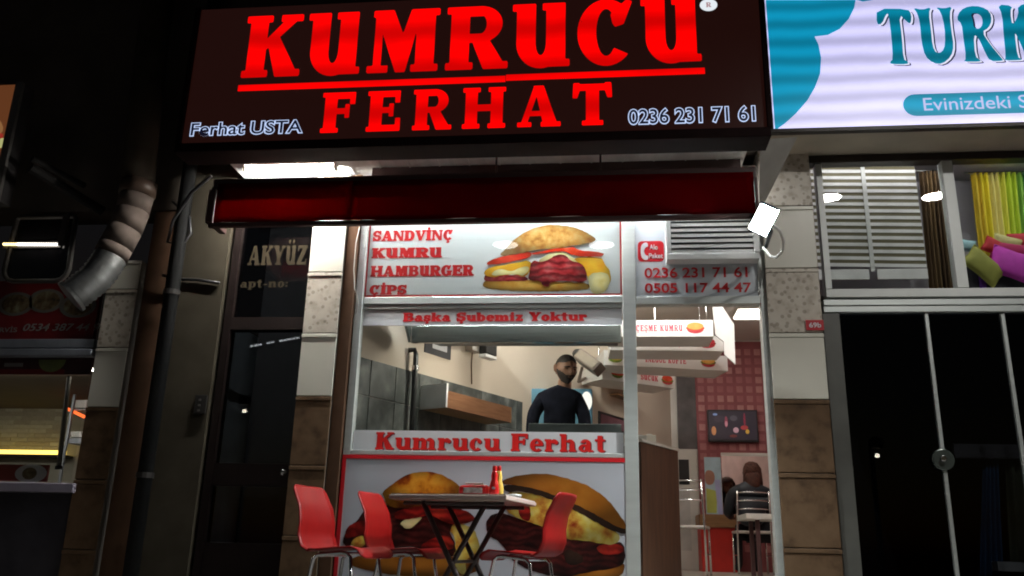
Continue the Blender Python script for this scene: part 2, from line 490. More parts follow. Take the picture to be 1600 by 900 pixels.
def _fill(name, loops, thick):
    cu = bpy.data.curves.new(name, 'CURVE')
    cu.dimensions = '2D'; cu.fill_mode = 'BOTH'; cu.extrude = thick
    for lp in loops:
        sp = cu.splines.new('POLY'); sp.points.add(len(lp) - 1); sp.use_cyclic_u = True
        for k, (x, y) in enumerate(lp): sp.points[k].co = (x, y, 0, 1)
    return _curve_mesh(name, cu)

def _curve_mesh(name, cu):
    tmp = bpy.data.objects.new(name, cu)
    COL.objects.link(tmp)
    me = bpy.data.meshes.new_from_object(tmp.evaluated_get(bpy.context.evaluated_depsgraph_get()))
    bpy.data.objects.remove(tmp); bpy.data.curves.remove(cu)
    return me

def _place(me, name, m, parent, y, axis):
    """flat lettering mesh in (x, z) metres set on a plane: axis None = the facade plane y, else (origin, direction)"""
    off = Vector(parent.get('_o', (0, 0, 0)))
    for v in me.vertices:
        x, z, t = v.co.x, v.co.y, v.co.z
        if axis is None: p = Vector((x, y - t, z))
        else:
            o, d = axis; nrm = Vector((d.y, -d.x, 0))
            p = o + d * x + Vector((0, 0, z)) + nrm * t
        v.co = p - off
    me.materials.clear(); me.materials.append(m)
    for p in me.polygons: p.material_index = 0
    o = bpy.data.objects.new(name, me)
    COL.objects.link(o); o.parent = parent
    o['_o'] = tuple(off)
    return o

def slab(parent, text, box, y, m, name='lettering', grow=0.0, sep=False, axis=None, thick=.0006, track=.06):
    """slab serif words fitted into box = (x0, z0, x1, z1); sep makes each letter a part of its own"""
    x0, z0, x1, z1 = box
    total = sum(GLYPHS[c][0] + track for c in text) - track
    sx, sz = (x1 - x0) / total, z1 - z0
    cur, alll, res = 0.0, [], []
    for c in text:
        lp = [[(x0 + (cur + x) * sx, z0 + yy * sz) for x, yy in l] for l in _loops(c, grow)]
        if sep and lp: res.append(_place(_fill(name, lp, thick), name, m, parent, y, axis))
        if c == ' ' and alll and not sep:
            res.append(_place(_fill(name, alll, thick), name, m, parent, y, axis)); alll = []
        alll += lp
        cur += GLYPHS[c][0] + track
    if sep: return res
    res.append(_place(_fill(name, alll, thick), name, m, parent, y, axis))
    return res

def sans(parent, text, box, y, m, name='lettering', bold=0.0, shear=0.0, axis=None, thick=.0006):
    """plain letters fitted into a box (x0, z0, x1, z1 = cap height)"""
    cu = bpy.data.curves.new(name, 'FONT')
    cu.body = text; cu.offset = bold; cu.shear = shear; cu.extrude = thick
    cu.resolution_u = 4
    me = _curve_mesh(name, cu)
    xs = [v.co.x for v in me.vertices]; ys = [v.co.y for v in me.vertices]
    x0, z0, x1, z1 = box
    sx = (x1 - x0) / (max(xs) - min(xs) - 2 * bold); sz = (z1 - z0) / 0.70
    mn = min(xs) + bold
    # one object per word: split where the gap between letters is wide
    ivs = sorted((min(me.vertices[i].co.x for i in p.vertices), max(me.vertices[i].co.x for i in p.vertices)) for p in me.polygons)
    cuts, end = [], ivs[0][1]
    for a, b in ivs:
        if a - end > .14 - 2 * bold: cuts.append((a + end) / 2)
        end = max(end, b)
    res = []
    for k in range(len(cuts) + 1):
        lo = cuts[k - 1] if k else -1e9
        hi = cuts[k] if k < len(cuts) else 1e9
        bm = bmesh.new(); bm.from_mesh(me)
        bmesh.ops.delete(bm, geom=[v for v in bm.verts if not lo < v.co.x < hi], context='VERTS')
        for v in bm.verts:
            v.co.x = x0 + (v.co.x - mn) * sx; v.co.y = z0 + v.co.y * sz
        m2 = bpy.data.meshes.new(name); bm.to_mesh(m2); bm.free()
        res.append(_place(m2, name, m, parent, y, axis))
    bpy.data.meshes.remove(me)
    return res

def picture(parent, name, layers, y, step=.0012):
    """flat printed picture: outlines in (x, z), each a thin layer on the one before"""
    mb = MB()
    for k, (poly, m) in enumerate(layers):
        mb.prism(poly, y - step * (k + 1), y - step * k - .0002, m)
    return mb.build(name, None, parent)

def rough_poly(p, amp, rnd=random.Random(5)):
    q = []
    for i in range(len(p)):
        a, b = p[i], p[(i + 1) % len(p)]
        n = max(1, int(math.hypot(b[0] - a[0], b[1] - a[1]) / .02))
        for k in range(n):
            t = k / n
            q.append((a[0] + (b[0] - a[0]) * t + rnd.uniform(-amp, amp), a[1] + (b[1] - a[1]) * t + rnd.uniform(-amp, amp)))
    return q

def smooth_poly(p, n=2):
    for _ in range(n):
        q = []
        for i in range(len(p)):
            a, b = p[i], p[(i + 1) % len(p)]
            q += [(a[0] * .75 + b[0] * .25, a[1] * .75 + b[1] * .25), (a[0] * .25 + b[0] * .75, a[1] * .25 + b[1] * .75)]
        p = q
    return p

# ================================================================== setting
M_asphalt = mat('asphalt', (.045, .045, .048), .85, var=.3, scale=40, bump=.4)
M_paving = mat('paving', (.16, .15, .14), .7, var=.2, scale=5, bump=.1)
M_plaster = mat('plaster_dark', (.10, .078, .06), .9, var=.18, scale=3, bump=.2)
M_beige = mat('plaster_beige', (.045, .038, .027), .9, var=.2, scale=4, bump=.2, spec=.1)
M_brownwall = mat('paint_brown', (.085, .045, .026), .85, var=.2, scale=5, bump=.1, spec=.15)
M_alu = mat('aluminium', (.62, .66, .64), .42, metal=.55, var=.06, scale=3, stretch=(1, 1, 8))
M_white = vinyl('white_sheet', (.80, .82, .85), .35)
M_offwhite = mat('off_white_paint', (.62, .6, .55), .5, var=.07, scale=4)
M_red = mat('red_print', (.55, .012, .02), .4, var=.08, scale=8)
M_redtxt = mat('red_letter_print', (.52, .012, .016), .4, var=.08, scale=12)
M_dark = mat('dark_metal', (.016, .014, .013), .6, var=.2, scale=6, spec=.2)
M_darkbrown = mat('dark_brown_frame', (.022, .013, .01), .45, var=.2, scale=6)
M_black = mat('black_plastic', (.012, .012, .013), .4, var=.2)
M_chrome = mat('chrome', (.75, .75, .76), .16, metal=1, var=.03)
M_glass = glass('clear_glass', (.94, .96, .95))
M_darkglass = glass('dark_glass', (.55, .57, .6))

struct('road', MB().box(-60, 60, -60, -3.4, -1.35, -1.15), M_asphalt)
pave = struct('pavement', MB().box(-12, 12, -3.4, 0.0, -1.3, -.02), M_paving)
flag = None
k = 0
for i in range(-8, 9):
    for j in range(6):
        if flag is None:
            b = MB().box(0, .536, 0, .536, -.02, 0.0)
            flag = b.build('paving_slab', M_paving, pave, bevel=.004)
            flag.location = (i * .54, -3.3 + j * .54, 0)
        else:
            c = flag.copy(); COL.objects.link(c)
            c.location = (i * .54, -3.3 + j * .54, random.uniform(-.0015, .0015))
# ------------------------------------------------------------------ upper building
bld = thing('apartment_building', 'dark brown plastered upper wall of the building above and behind the shop signs', 'building', (0, .15, 3.5))
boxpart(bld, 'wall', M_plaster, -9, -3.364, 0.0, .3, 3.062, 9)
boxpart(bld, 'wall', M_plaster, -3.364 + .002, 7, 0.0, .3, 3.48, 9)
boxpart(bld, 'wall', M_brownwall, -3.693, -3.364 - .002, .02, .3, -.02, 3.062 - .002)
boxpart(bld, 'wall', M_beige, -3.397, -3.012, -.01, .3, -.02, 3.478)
# ------------------------------------------------------------------ tiled pillars
def pattern_tile():
    m = blotch('tile_flower', [(.36, .31, .25), (.5, .45, .38), (.54, .5, .43)], .45, 14)
    nt = m.node_tree
    b = nt.nodes['Principled BSDF']
    vo = nt.nodes.new('ShaderNodeTexVoronoi'); vo.inputs['Scale'].default_value = 21; vo.inputs['Randomness'].default_value = .9
    tc = [n for n in nt.nodes if n.type == 'TEX_COORD'][0]
    nt.links.new(tc.outputs['Object'], vo.inputs['Vector'])
    rp = nt.nodes.new('ShaderNodeValToRGB')
    rp.color_ramp.elements[0].position = .26; rp.color_ramp.elements[0].color = (.66, .64, .62, 1)
    rp.color_ramp.elements[1].position = .34; rp.color_ramp.elements[1].color = (1, 1, 1, 1)
    nt.links.new(vo.outputs['Distance'], rp.inputs['Fac'])
    mx = nt.nodes.new('ShaderNodeMix'); mx.data_type = 'RGBA'; mx.blend_type = 'MULTIPLY'; mx.inputs['Factor'].default_value = 1
    src = [n for n in nt.nodes if n.type == 'VALTORGB' and n != rp][0]
    nt.links.new(src.outputs['Color'], mx.inputs['A']); nt.links.new(rp.outputs['Color'], mx.inputs['B'])
    nt.links.new(mx.outputs['Result'], b.inputs['Base Color'])
    return m
M_tilew = mat('tile_white', (.62, .6, .52), .35, var=.05, scale=3, bump=.05)
M_tilef = pattern_tile()
M_tileb = blotch('tile_brown', [(.07, .042, .024), (.13, .08, .045), (.15, .095, .055)], .6, 9, bump=.25, spec=.15)
M_grout = mat('grout', (.10, .085, .07), .9)
JZ = [0.520, 1.009, 1.513, 1.990, 2.476, 2.963]
def pillar(label, x0, x1, yf, joints, top):
    p = thing('tiled_pillar', label, 'pillar', ((x0 + x1) / 2, 0, 0), 'tiled pillars between the shop fronts')
    boxpart(p, 'core', M_grout, x0 + .004, x1 - .004, yf + .012, .28, -.02, top)
    zs = [-.02] + joints + [top]
    for i in range(len(zs) - 1):
        kind = [M_tileb, M_tileb, M_tileb, M_tilew, M_tilef, M_tilew, M_tilef, M_tilew][min(i, 7)]
        z0, z1 = zs[i] + .004, zs[i + 1] - .004
        boxpart(p, 'tile', kind, x0, x1, yf, yf + .012, z0, z1 - .03, bevel=.003)
        boxpart(p, 'tile_edge', kind, x0 - .002, x1 + .002, yf - .006, yf + .012, z1 - .028, z1, bevel=.003)
    return p
pillar('cream and brown tiled pillar right of the shop door, behind the bright floodlight', 1.153, 1.526, -.08, JZ, 3.44)
pillar('cream and brown tiled pillar between the dark apartment door and the sandwich window', -2.294, -2.026, -.1, JZ, 3.44)
pillar('dim tiled pillar beside the left neighbour shop and the exhaust duct', -3.944, -3.690, -.08, [0.387, 0.883, 1.424, 1.886, 2.359], 2.6)
rv = MB().box(-2.026 + .004, -1.935, -.07, .28, -.02, 3.44)
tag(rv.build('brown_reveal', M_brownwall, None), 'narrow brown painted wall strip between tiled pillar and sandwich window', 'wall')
# thin cable hanging down this strip
cb = MB().tube([(-1.920,-0.085,2.848), (-1.940,-0.085,2.716), (-1.939,-0.085,2.506), (-1.921,-0.085,2.351), (-1.883,-0.085,2.248), (-1.895,-0.085,2.147)], .004, 5)
tag(cb.build('thin_cable', mat('cable_grey', (.35, .33, .3), .5), None, smooth=True), 'thin pale cable looping down the brown strip by the sandwich poster', 'cable')

# ================================================================== main sign
YS = -.75
SX0, SX1, SZ0, SZ1 = -3.115, 1.100, 3.267, 4.42
sign = thing('shop_sign', 'large dark light box sign with glowing red slab letters above the sandwich shop', 'sign', ((SX0 + SX1) / 2, YS, SZ0))
M_face = emit('sign_face', (.030, .0078, .0058), .42, base=(.012, .005, .004))
M_letter = emit('sign_red', (1.0, .0, .0), 1.25, band=(.33, .52), base=(.2, 0, 0))
M_signframe = mat('sign_frame', (.012, .005, .005), .8, var=.2, spec=.1)
boxpart(sign, 'face', M_face, SX0, SX1, YS, YS + .01, SZ0, SZ1)
boxpart(sign, 'housing', M_signframe, SX0, SX1, YS + .012, YS + .2, SZ0 - .03, SZ1)
boxpart(sign, 'frame', M_signframe, SX0 - .035, SX1 + .02, YS - .03, YS + .2, SZ0 - .075, SZ0 - .004, bevel=.004)
boxpart(sign, 'frame', M_signframe, SX0 - .035, SX0 - .002, YS - .03, YS + .2, SZ0 - .002, SZ1)
boxpart(sign, 'frame', M_signframe, SX1 + .002, SX1 + .03, YS - .03, YS + .2, SZ0 - .002, SZ1)
face_ = slab(sign, 'KUMRUCU', (-2.724,3.805,0.691,4.337), YS - .003, M_letter, 'letter', sep=True, track=.085)
MB().box(-2.732, -0.715 - .002, YS - .005, YS - .001, 3.694, 3.742).build('underline', M_letter, sign)
MB().box(-0.715 + .002, 0.699, YS - .005, YS - .001, 3.703, 3.750).build('underline', M_letter, sign)
slab(sign, 'FERHAT', (-2.065,3.327,0.048,3.652), YS - .003, M_letter, 'letter', sep=True, track=.30)
M_glowwhite = emit('sign_white', (.55, .68, 1.0), 1.0, base=(.3, .3, .3))
M_navy = emit('sign_navy', (.004, .006, .02), 1.0)
for tx, bx in (('Ferhat USTA', (-3.053,3.337,-2.203,3.437)), ('0236 231 71 61', (0.164,3.327,1.022,3.437))):
    sans(sign, tx, bx, YS - .002, M_glowwhite, 'letter_outline', bold=.055)
    sans(sign, tx, bx, YS - .0045, M_navy, 'letters', bold=.008)
cx, cz = 0.747, 4.263
mb = MB().prism([(cx + .062 * math.cos(a * .2094), cz + .05 * math.sin(a * .2094)) for a in range(30)], YS - .003, YS - .001)
mb.build('registered_mark_disc', emit('mark_white', (.8, .85, .9), 1.0), sign)
slab(sign, 'R', (cx - .018, cz - .02, cx + .018, cz + .02), YS - .005, emit('mark_red', (.5, .3, .32), .8), 'registered_mark_letter')

# ------------------------------------------------------------------ soffit, tube and awning below the sign
soff = thing('soffit_board', 'white corrugated board under the main sign lit by the tube lamp', 'soffit', (-1, -.3, 3.2))
MB().box(-2.929, 1.03, -.53, -.002, SZ0 + .035, SZ0 + .06).build('board', mat('soffit_white', (.66, .66, .64), .5, var=.2, scale=3, stretch=(3, 1, 1)), soff)
for i in range(16):
    x = -2.7 + i * .235
    MB().box(x, x + .012, -.52, -.01, SZ0 + .029, SZ0 + .035).build('rib', mat('soffit_white', (1, 1, 1)), soff)
tub = thing('tube_lamp', 'glowing white tube lamp under the left end of the main sign', 'lamp', (-2.2, -.3, 3.2))
tx0, tx1 = -2.790, -2.105
MB().tube([(tx0, -.3, SZ0 - .004), (tx1, -.3, SZ0 - .004)], .016, 10).build('tube', emit('tube_light', (1.0, .98, .92), 780), tub)
MB().box(tx0 - .03, tx1 + .03, -.335, -.265, SZ0 + .016, SZ0 + .034).build('fitting', M_offwhite, tub)
for x in (tx0 - .02, tx1 + .02):
    MB().box(x - .012, x + .012, -.325, -.275, SZ0 - .022, SZ0 + .017).build('end_cap', M_offwhite, tub)

AX0, AX1, AZ0, AZ1 = -2.891, 1.037, 2.660, 3.049
awn = thing('awning', 'rolled-in dark red awning hanging under the main sign', 'awning', ((AX0 + AX1) / 2, -.6, AZ0))
M_fabric = vinyl('awning_fabric', (.155, .001, .003), .62, .95, .03)
M_cassette = mat('awning_cassette', (.045, .018, .016), .5, var=.15)
boxpart(awn, 'cassette', M_cassette, AX0 - .02, AX1, -.60, -.535, AZ1 - .09, AZ1 + .005, bevel=.012)
seams = [0, .265, 1]
for i in range(2):
    u0, u1 = seams[i], seams[i + 1]
    xa, xb = AX0 + .035 + (AX1 - AX0 - .06) * u0 + .0005, AX0 + .035 + (AX1 - AX0 - .06) * u1 - .0005
    MB().grid(lambda u, v: (xa + (xb - xa) * u, -.615 - .012 * math.sin(u * (9, 24)[i] + v * 2 + i) * (1 - v), AZ0 + .035 + (AZ1 - AZ0 - .08) * v), (16, 48)[i], 6).build('valance', M_fabric, awn, smooth=True, solid=.003)
lbr = thing('added_light_bar', 'added unseen light bar behind the awning that brightens the sandwich poster', 'lamp', (-.4, -.17, SZ0))  # added lamp, hidden from the camera, to brighten poster and facade
lx0, lx1 = -1.8, .98
boxpart(lbr, 'diffuser', emit('added_bar_glow', (.95, .99, 1.0), 190), lx0, lx1, -.185, -.145, SZ0 - .012, SZ0 - .006)
boxpart(lbr, 'channel', M_cassette, lx0 - .02, lx1 + .02, -.19, -.14, SZ0 - .005, SZ0 + .034)
boxpart(lbr, 'shade', M_cassette, lx0 - .02, lx1 + .02, -.2, -.1905, SZ0 - .12, SZ0 + .034)  # keeps the added light off the valance
boxpart(awn, 'front_bar', M_cassette, AX0, AX1, -.63, -.585, AZ0, AZ0 + .033, bevel=.006)
boxpart(awn, 'end_plate', M_cassette, AX0 - .022, AX0 + .03, -.635, -.38, AZ0 + .034, AZ1 - .092, bevel=.004)
boxpart(awn, 'end_plate', M_cassette, AX1 - .024, AX1 - .004, -.635, -.38, AZ0 + .034, AZ1 - .092, bevel=.004)
for ax in (AX0 + .5, AX1 - .5):
    MB().tube([(ax, -.534, AZ1 - .03), (ax, -.2, AZ1 - .01), (ax, .01, AZ1)], .02, 8).build('bracket', M_dark, awn)

for i, p_ in enumerate(((-0.819,0.350,2.829), (-0.040,0.350,2.818))):
    t = thing('round_spot_lamp', ('left', 'right')[i] + ' round lamp behind the awning whose glow is mirrored on the sandwich poster', 'lamp', (p_[0], -.35, p_[2]), 'round lamps behind the awning')
    MB().lathe((p_[0], -.35, p_[2]), [(0, 0), (.09, 0), (.105, .006), (.105, .01)], 24).build('diffuser', emit('spot_glow', (1.0, .98, .94), 12), t)
    MB().lathe((p_[0], -.35, p_[2]), [(.107, 0), (.107, .03), (.03, .045), (0, .045)], 24).build('housing', M_cassette, t)
    MB().tube([(p_[0], -.35, p_[2] + .045), (p_[0], -.35, SZ0 + .034)], .008, 6).build('stem', M_cassette, t)
    MB().box(p_[0] - .14, p_[0] + .14, -.478, -.472, p_[2] - .03, p_[2] + .06).build('valance_light_block', M_cassette, t)  # added unseen plate that blocks the spot's light from the valance
# ================================================================== right neighbour sign
YR = -.45
RX0, RZ0, RX1, RZ1 = 1.205, 3.408, 4.2, 4.75
rs = thing('neighbour_sign', 'bright white and teal light box sign of the curtain shop on the right', 'sign', ((RX0 + RX1) / 2, YR, RZ0))
M_rwhite = emit('rsign_white', (.62, .60, .95), 1.18, band=(.155, .62), base=(.6, .6, .6))
M_rteal = emit('rsign_teal', (.004, .27, .46), 1.1, band=(.155, .6), base=(.02, .2, .25))
M_rteal2 = emit('rsign_teal_letters', (.002, .21, .33), 1.1, band=(.155, .55), base=(.02, .2, .25))
M_rdark = emit('rsign_navy', (.01, .012, .04), 1.0)
boxpart(rs, 'face', M_rwhite, RX0, RX1, YR, YR + .01, RZ0, RZ1)
boxpart(rs, 'housing', M_dark, RX0 - .02, RX1, YR + .012, YR + .3, RZ0 - .01, RZ1)
boxpart(rs, 'frame', M_darkbrown, RX0 - .03, RX1, YR - .02, YR + .03, RZ0 - .035, RZ0 - .003, bevel=.003)
boxpart(rs, 'frame', M_darkbrown, RX0 - .03, RX0 - .003, YR - .02, YR + .03, RZ0 - .001, RZ1)
picture(rs, 'teal_shape', [([(1.214,4.495),(1.869,4.461),(1.852,4.392),(1.805,4.300),(1.734,4.218),(1.644,4.170),(1.548,4.161),(1.571,4.090),(1.581,3.981),(1.564,3.849),(1.518,3.736),(1.457,3.633),(1.370,3.531),(1.288,3.454),(1.215,3.400)], M_rteal)], YR - .0005)
picture(rs, 'teal_shape', [([(1.214,4.499),(1.870,4.464),(1.918,4.444),(1.991,4.454),(2.072,4.554),(2.035,4.768),(1.757,4.928),(1.242,4.960)], M_rteal)], YR - .0005)
# letters T U R K and a piece of the next one
for ch, s in (('T', [(2.010,4.376),(2.231,4.362),(2.252,4.312),(2.239,4.236),(2.219,4.244),(2.164,4.323),(2.165,4.126),(2.156,3.940),(2.185,3.920),(2.183,3.899),(2.064,3.904),(2.061,3.926),(2.083,3.943),(2.091,4.130),(2.090,4.327),(2.074,4.327),(2.034,4.240),(1.997,4.242)]),
              ('U', [(2.269,4.369),(2.330,4.349),(2.396,4.369),(2.374,4.319),(2.374,4.179),(2.369,4.042),(2.388,3.979),(2.431,3.990),(2.458,4.051),(2.471,4.200),(2.459,4.327),(2.427,4.367),(2.483,4.352),(2.543,4.368),(2.520,4.311),(2.514,4.173),(2.516,4.036),(2.488,3.950),(2.419,3.890),(2.358,3.901),(2.308,3.958),(2.296,4.083),(2.303,4.246),(2.291,4.329)]),
              ('K', [(2.860,4.368),(2.961,4.352),(2.939,4.303),(2.937,4.178),(2.992,4.275),(2.997,4.351),(3.098,4.371),(3.148,4.362),(3.027,4.161),(3.076,3.937),(3.121,3.899),(3.001,3.904),(2.954,4.115),(2.944,4.115),(2.938,3.925),(2.961,3.908),(2.960,3.900),(2.844,3.901),(2.858,3.928),(2.868,4.119),(2.880,4.281)])):
    s = smooth_poly(s, 1)
    picture(rs, 'letter', [([(x + .022, z - .014) for x, z in s], M_rdark), ([(x + .012, z - .008) for x, z in s], emit('rsign_white2', (.8, .8, 1.0), 1.0)), (s, M_rteal2)], YR - .0005, .0015)
s = smooth_poly([(2.561,4.259),(2.596,4.333),(2.662,4.365),(2.745,4.357),(2.801,4.310),(2.803,4.234),(2.773,4.173),(2.723,4.144),(2.765,4.037),(2.831,3.917),(2.838,3.899),(2.747,3.900),(2.725,3.965),(2.691,4.102),(2.663,4.122),(2.651,3.943),(2.683,3.911),(2.681,3.899),(2.564,3.904),(2.588,3.928),(2.589,4.107),(2.592,4.219)], 1)
h = smooth_poly([(2.664,4.298),(2.706,4.302),(2.727,4.263),(2.720,4.207),(2.696,4.177),(2.670,4.180),(2.673,4.241)], 1)
picture(rs, 'letter', [([(x + .022, z - .014) for x, z in s], M_rdark), ([(x + .012, z - .008) for x, z in s], MATS['rsign_white2']), (s, M_rteal2), (h, M_rdark), ([(x + .012, z - .008) for x, z in h], M_rwhite)], YR - .0005, .0015)
bx = (2.116,3.482,3.084,3.655)
zc, hz = (bx[1] + bx[3]) / 2, (bx[3] - bx[1]) / 2
picture(rs, 'teal_band', [([(bx[0] + hz - hz * math.sin(R(a)), zc + hz * math.cos(R(a))) for a in range(0, 181, 15)] + [(RX1 - .3, zc - hz), (RX1 - .3, zc + hz)], M_rteal)], YR - .0005)
sans(rs, 'Evinizdeki Salon', (2.255,3.523,3.208,3.624), YR - .003, emit('rsign_text', (.6, .62, .95), .9), 'lettering')
sf = MB().box(RX0 - .02, RX1, YR + .03, -.003, RZ0 - .022, RZ0 + .0)
tag(sf.build('sign_soffit', mat('soffit_cream', (.48, .42, .33), .6, var=.15, scale=3), None), 'cream soffit board under the teal neighbour sign', 'soffit')
tag(MB().box(RX0 + .2, RX1, -.055, .05, RZ0 - .085, RZ0 - .026).build('shutter_rail', M_darkbrown, None, bevel=.006), 'dark brown rail under the cream soffit above the curtain display', 'rail')
# slanted white side board between the two signs
sb = MB()
a = [(1.078,-0.600,3.256), (1.367,-0.450,3.343), (1.187,-0.100,3.009), (1.116,-0.200,2.938)]
sb.add([a[0], a[1], a[2], a[3]] + [(p[0], p[1] + .02, p[2]) for p in a], [(3, 2, 1, 0), (4, 5, 6, 7), (0, 1, 5, 4), (1, 2, 6, 5), (2, 3, 7, 6), (3, 0, 4, 7)])
tag(sb.build('side_board', mat('board_pale', (.34, .32, .29), .7), None), 'slanted pale side board below the gap between the two signs', 'board')

# ================================================================== shop front
YF = 0.0
XL, XP0, XP1, XD = -1.925, .113, .212, 1.112          # left stile, post, door jamb
Z_SILL, Z_RAIL0, Z_RAIL1, Z_TOP = 1.101, 2.206, 2.297, 2.944
M_frameshadow = M_alu
fr = thing('aluminium_shopfront', 'silver aluminium frame of the sandwich window and shop door', 'window frame', (0, .02, .26))
boxpart(fr, 'post', M_alu, XL, XL + .055, -.03, .05, -.02, 3.0, bevel=.003)
boxpart(fr, 'post', M_alu, XP0 + .003, XP1, -.04, .06, .0, 3.0, bevel=.004)
boxpart(fr, 'post', M_alu, XD, XD + .058, -.04, .06, .0, 3.0, bevel=.004)
boxpart(fr, 'rail', M_alu, XL + .057, XP0, -.014, .05, Z_RAIL0 + .035, Z_RAIL1, bevel=.004)
boxpart(fr, 'rail', M_alu, XL + .057, XP0, -.006, .045, Z_RAIL0, Z_RAIL0 + .033, bevel=.003)
boxpart(fr, 'rail', M_alu, XL + .057, XP0, -.03, .05, Z_SILL + .0, Z_SILL + .03, bevel=.003)
boxpart(fr, 'rail', M_alu, XP1 + .002, XD - .002, -.04, .05, 2.221, 2.280, bevel=.003)

# ---- sandwich poster in the upper window
ps = thing('sandwich_poster', 'wide white sandwich poster with four red product words above the serving window', 'poster', (-.9, 0, Z_RAIL1))
px0, px1, pz0, pz1 = XL + .058, XP0 - .001, 2.302 + .004, 2.912
boxpart(ps, 'sheet', M_white, px0, px1, .004, .012, pz0, pz1)
for q in ((px0, px0 + .012, pz0, pz1), (px1 - .012, px1, pz0, pz1), (px0 + .013, px1 - .013, pz0, pz0 + .012), (px0 + .013, px1 - .013, pz1 - .012, pz1)):
    boxpart(ps, 'border', M_red, q[0], q[1], .001, .003, q[2], q[3])
for t, b in (('SANDVİNÇ', (-1.831,2.764,-1.194,2.847)), ('KUMRU', (-1.829,2.622,-1.273,2.702)), ('HAMBURGER', (-1.828,2.470,-1.019,2.554)), ('ÇİPS', (-1.827,2.324,-1.534,2.397))):
    slab(ps, t, b, .002, M_redtxt, grow=.03)
P_bun = blotch('print_bun', [(.40, .16, .035), (.62, .33, .10), (.72, .45, .18)], .4, 16, lo=.3, hi=.62)
P_bunlow = blotch('print_bun_low', [(.52, .26, .05), (.66, .4, .1)], .4, 14)
P_ham = blotch('print_ham', [(.20, .012, .012), (.42, .03, .04), (.55, .09, .1)], .35, 12, stretch=(1, 1, 2.5))
P_tom = blotch('print_tomato', [(.5, .03, .01), (.66, .07, .03), (.72, .2, .12)], .3, 14, lo=.35, hi=.8)
P_cheese = blotch('print_cheese', [(.72, .34, .03), (.8, .5, .06)], .4, 9)
P_cream = blotch('print_cream', [(.72, .6, .28), (.82, .74, .48)], .4, 11)
P_dark = blotch('print_dark_meat', [(.015, .004, .004), (.04, .008, .008), (.075, .012, .012)], .4, 10)
P_black = blotch('print_black_bread', [(.012, .007, .005), (.03, .015, .01)], .4, 8)
P_egg = blotch('print_egg', [(.16, .02, .008), (.34, .15, .03), (.5, .36, .08), (.58, .48, .16)], .4, 11, lo=.3, hi=.68)
P_bunr = blotch('print_bun_red', [(.07, .012, .004), (.17, .035, .006), (.36, .12, .01), (.44, .17, .015)], .4, 7, lo=.3, hi=.66)
P_bung = blotch('print_bun_gold', [(.17, .055, .008), (.28, .11, .015)], .4, 3)
P_red = blotch('print_red_ham', [(.06, .004, .004), (.16, .008, .008), (.28, .02, .012)], .4, 7)
P_green = blotch('print_green', [(.05, .12, .01), (.2, .3, .04)], .4, 30)
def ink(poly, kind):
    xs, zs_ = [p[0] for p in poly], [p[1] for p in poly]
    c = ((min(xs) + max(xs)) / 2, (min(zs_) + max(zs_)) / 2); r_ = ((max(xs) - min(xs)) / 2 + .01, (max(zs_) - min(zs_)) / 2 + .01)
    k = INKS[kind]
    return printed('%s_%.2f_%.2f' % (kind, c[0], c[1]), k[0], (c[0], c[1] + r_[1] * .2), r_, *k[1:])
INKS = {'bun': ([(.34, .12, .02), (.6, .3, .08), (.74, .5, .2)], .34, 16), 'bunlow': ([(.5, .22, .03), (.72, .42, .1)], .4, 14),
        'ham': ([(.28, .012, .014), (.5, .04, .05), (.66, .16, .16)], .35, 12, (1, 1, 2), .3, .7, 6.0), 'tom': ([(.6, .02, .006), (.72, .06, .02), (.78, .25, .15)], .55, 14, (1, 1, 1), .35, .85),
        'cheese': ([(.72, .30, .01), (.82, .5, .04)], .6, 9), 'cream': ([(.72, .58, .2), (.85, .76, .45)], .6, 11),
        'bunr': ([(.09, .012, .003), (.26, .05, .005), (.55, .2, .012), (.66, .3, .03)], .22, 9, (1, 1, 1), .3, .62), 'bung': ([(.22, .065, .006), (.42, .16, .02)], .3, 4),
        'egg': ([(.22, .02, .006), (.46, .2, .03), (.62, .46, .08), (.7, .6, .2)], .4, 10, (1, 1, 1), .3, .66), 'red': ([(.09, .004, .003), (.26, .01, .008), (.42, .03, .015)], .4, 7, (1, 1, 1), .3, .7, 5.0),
        'dark': ([(.012, .003, .003), (.05, .008, .007), (.12, .016, .014)], .4, 9, (1, 1, 1), .3, .7, 7.0), 'black': ([(.012, .007, .005), (.035, .016, .01)], .6, 8)}
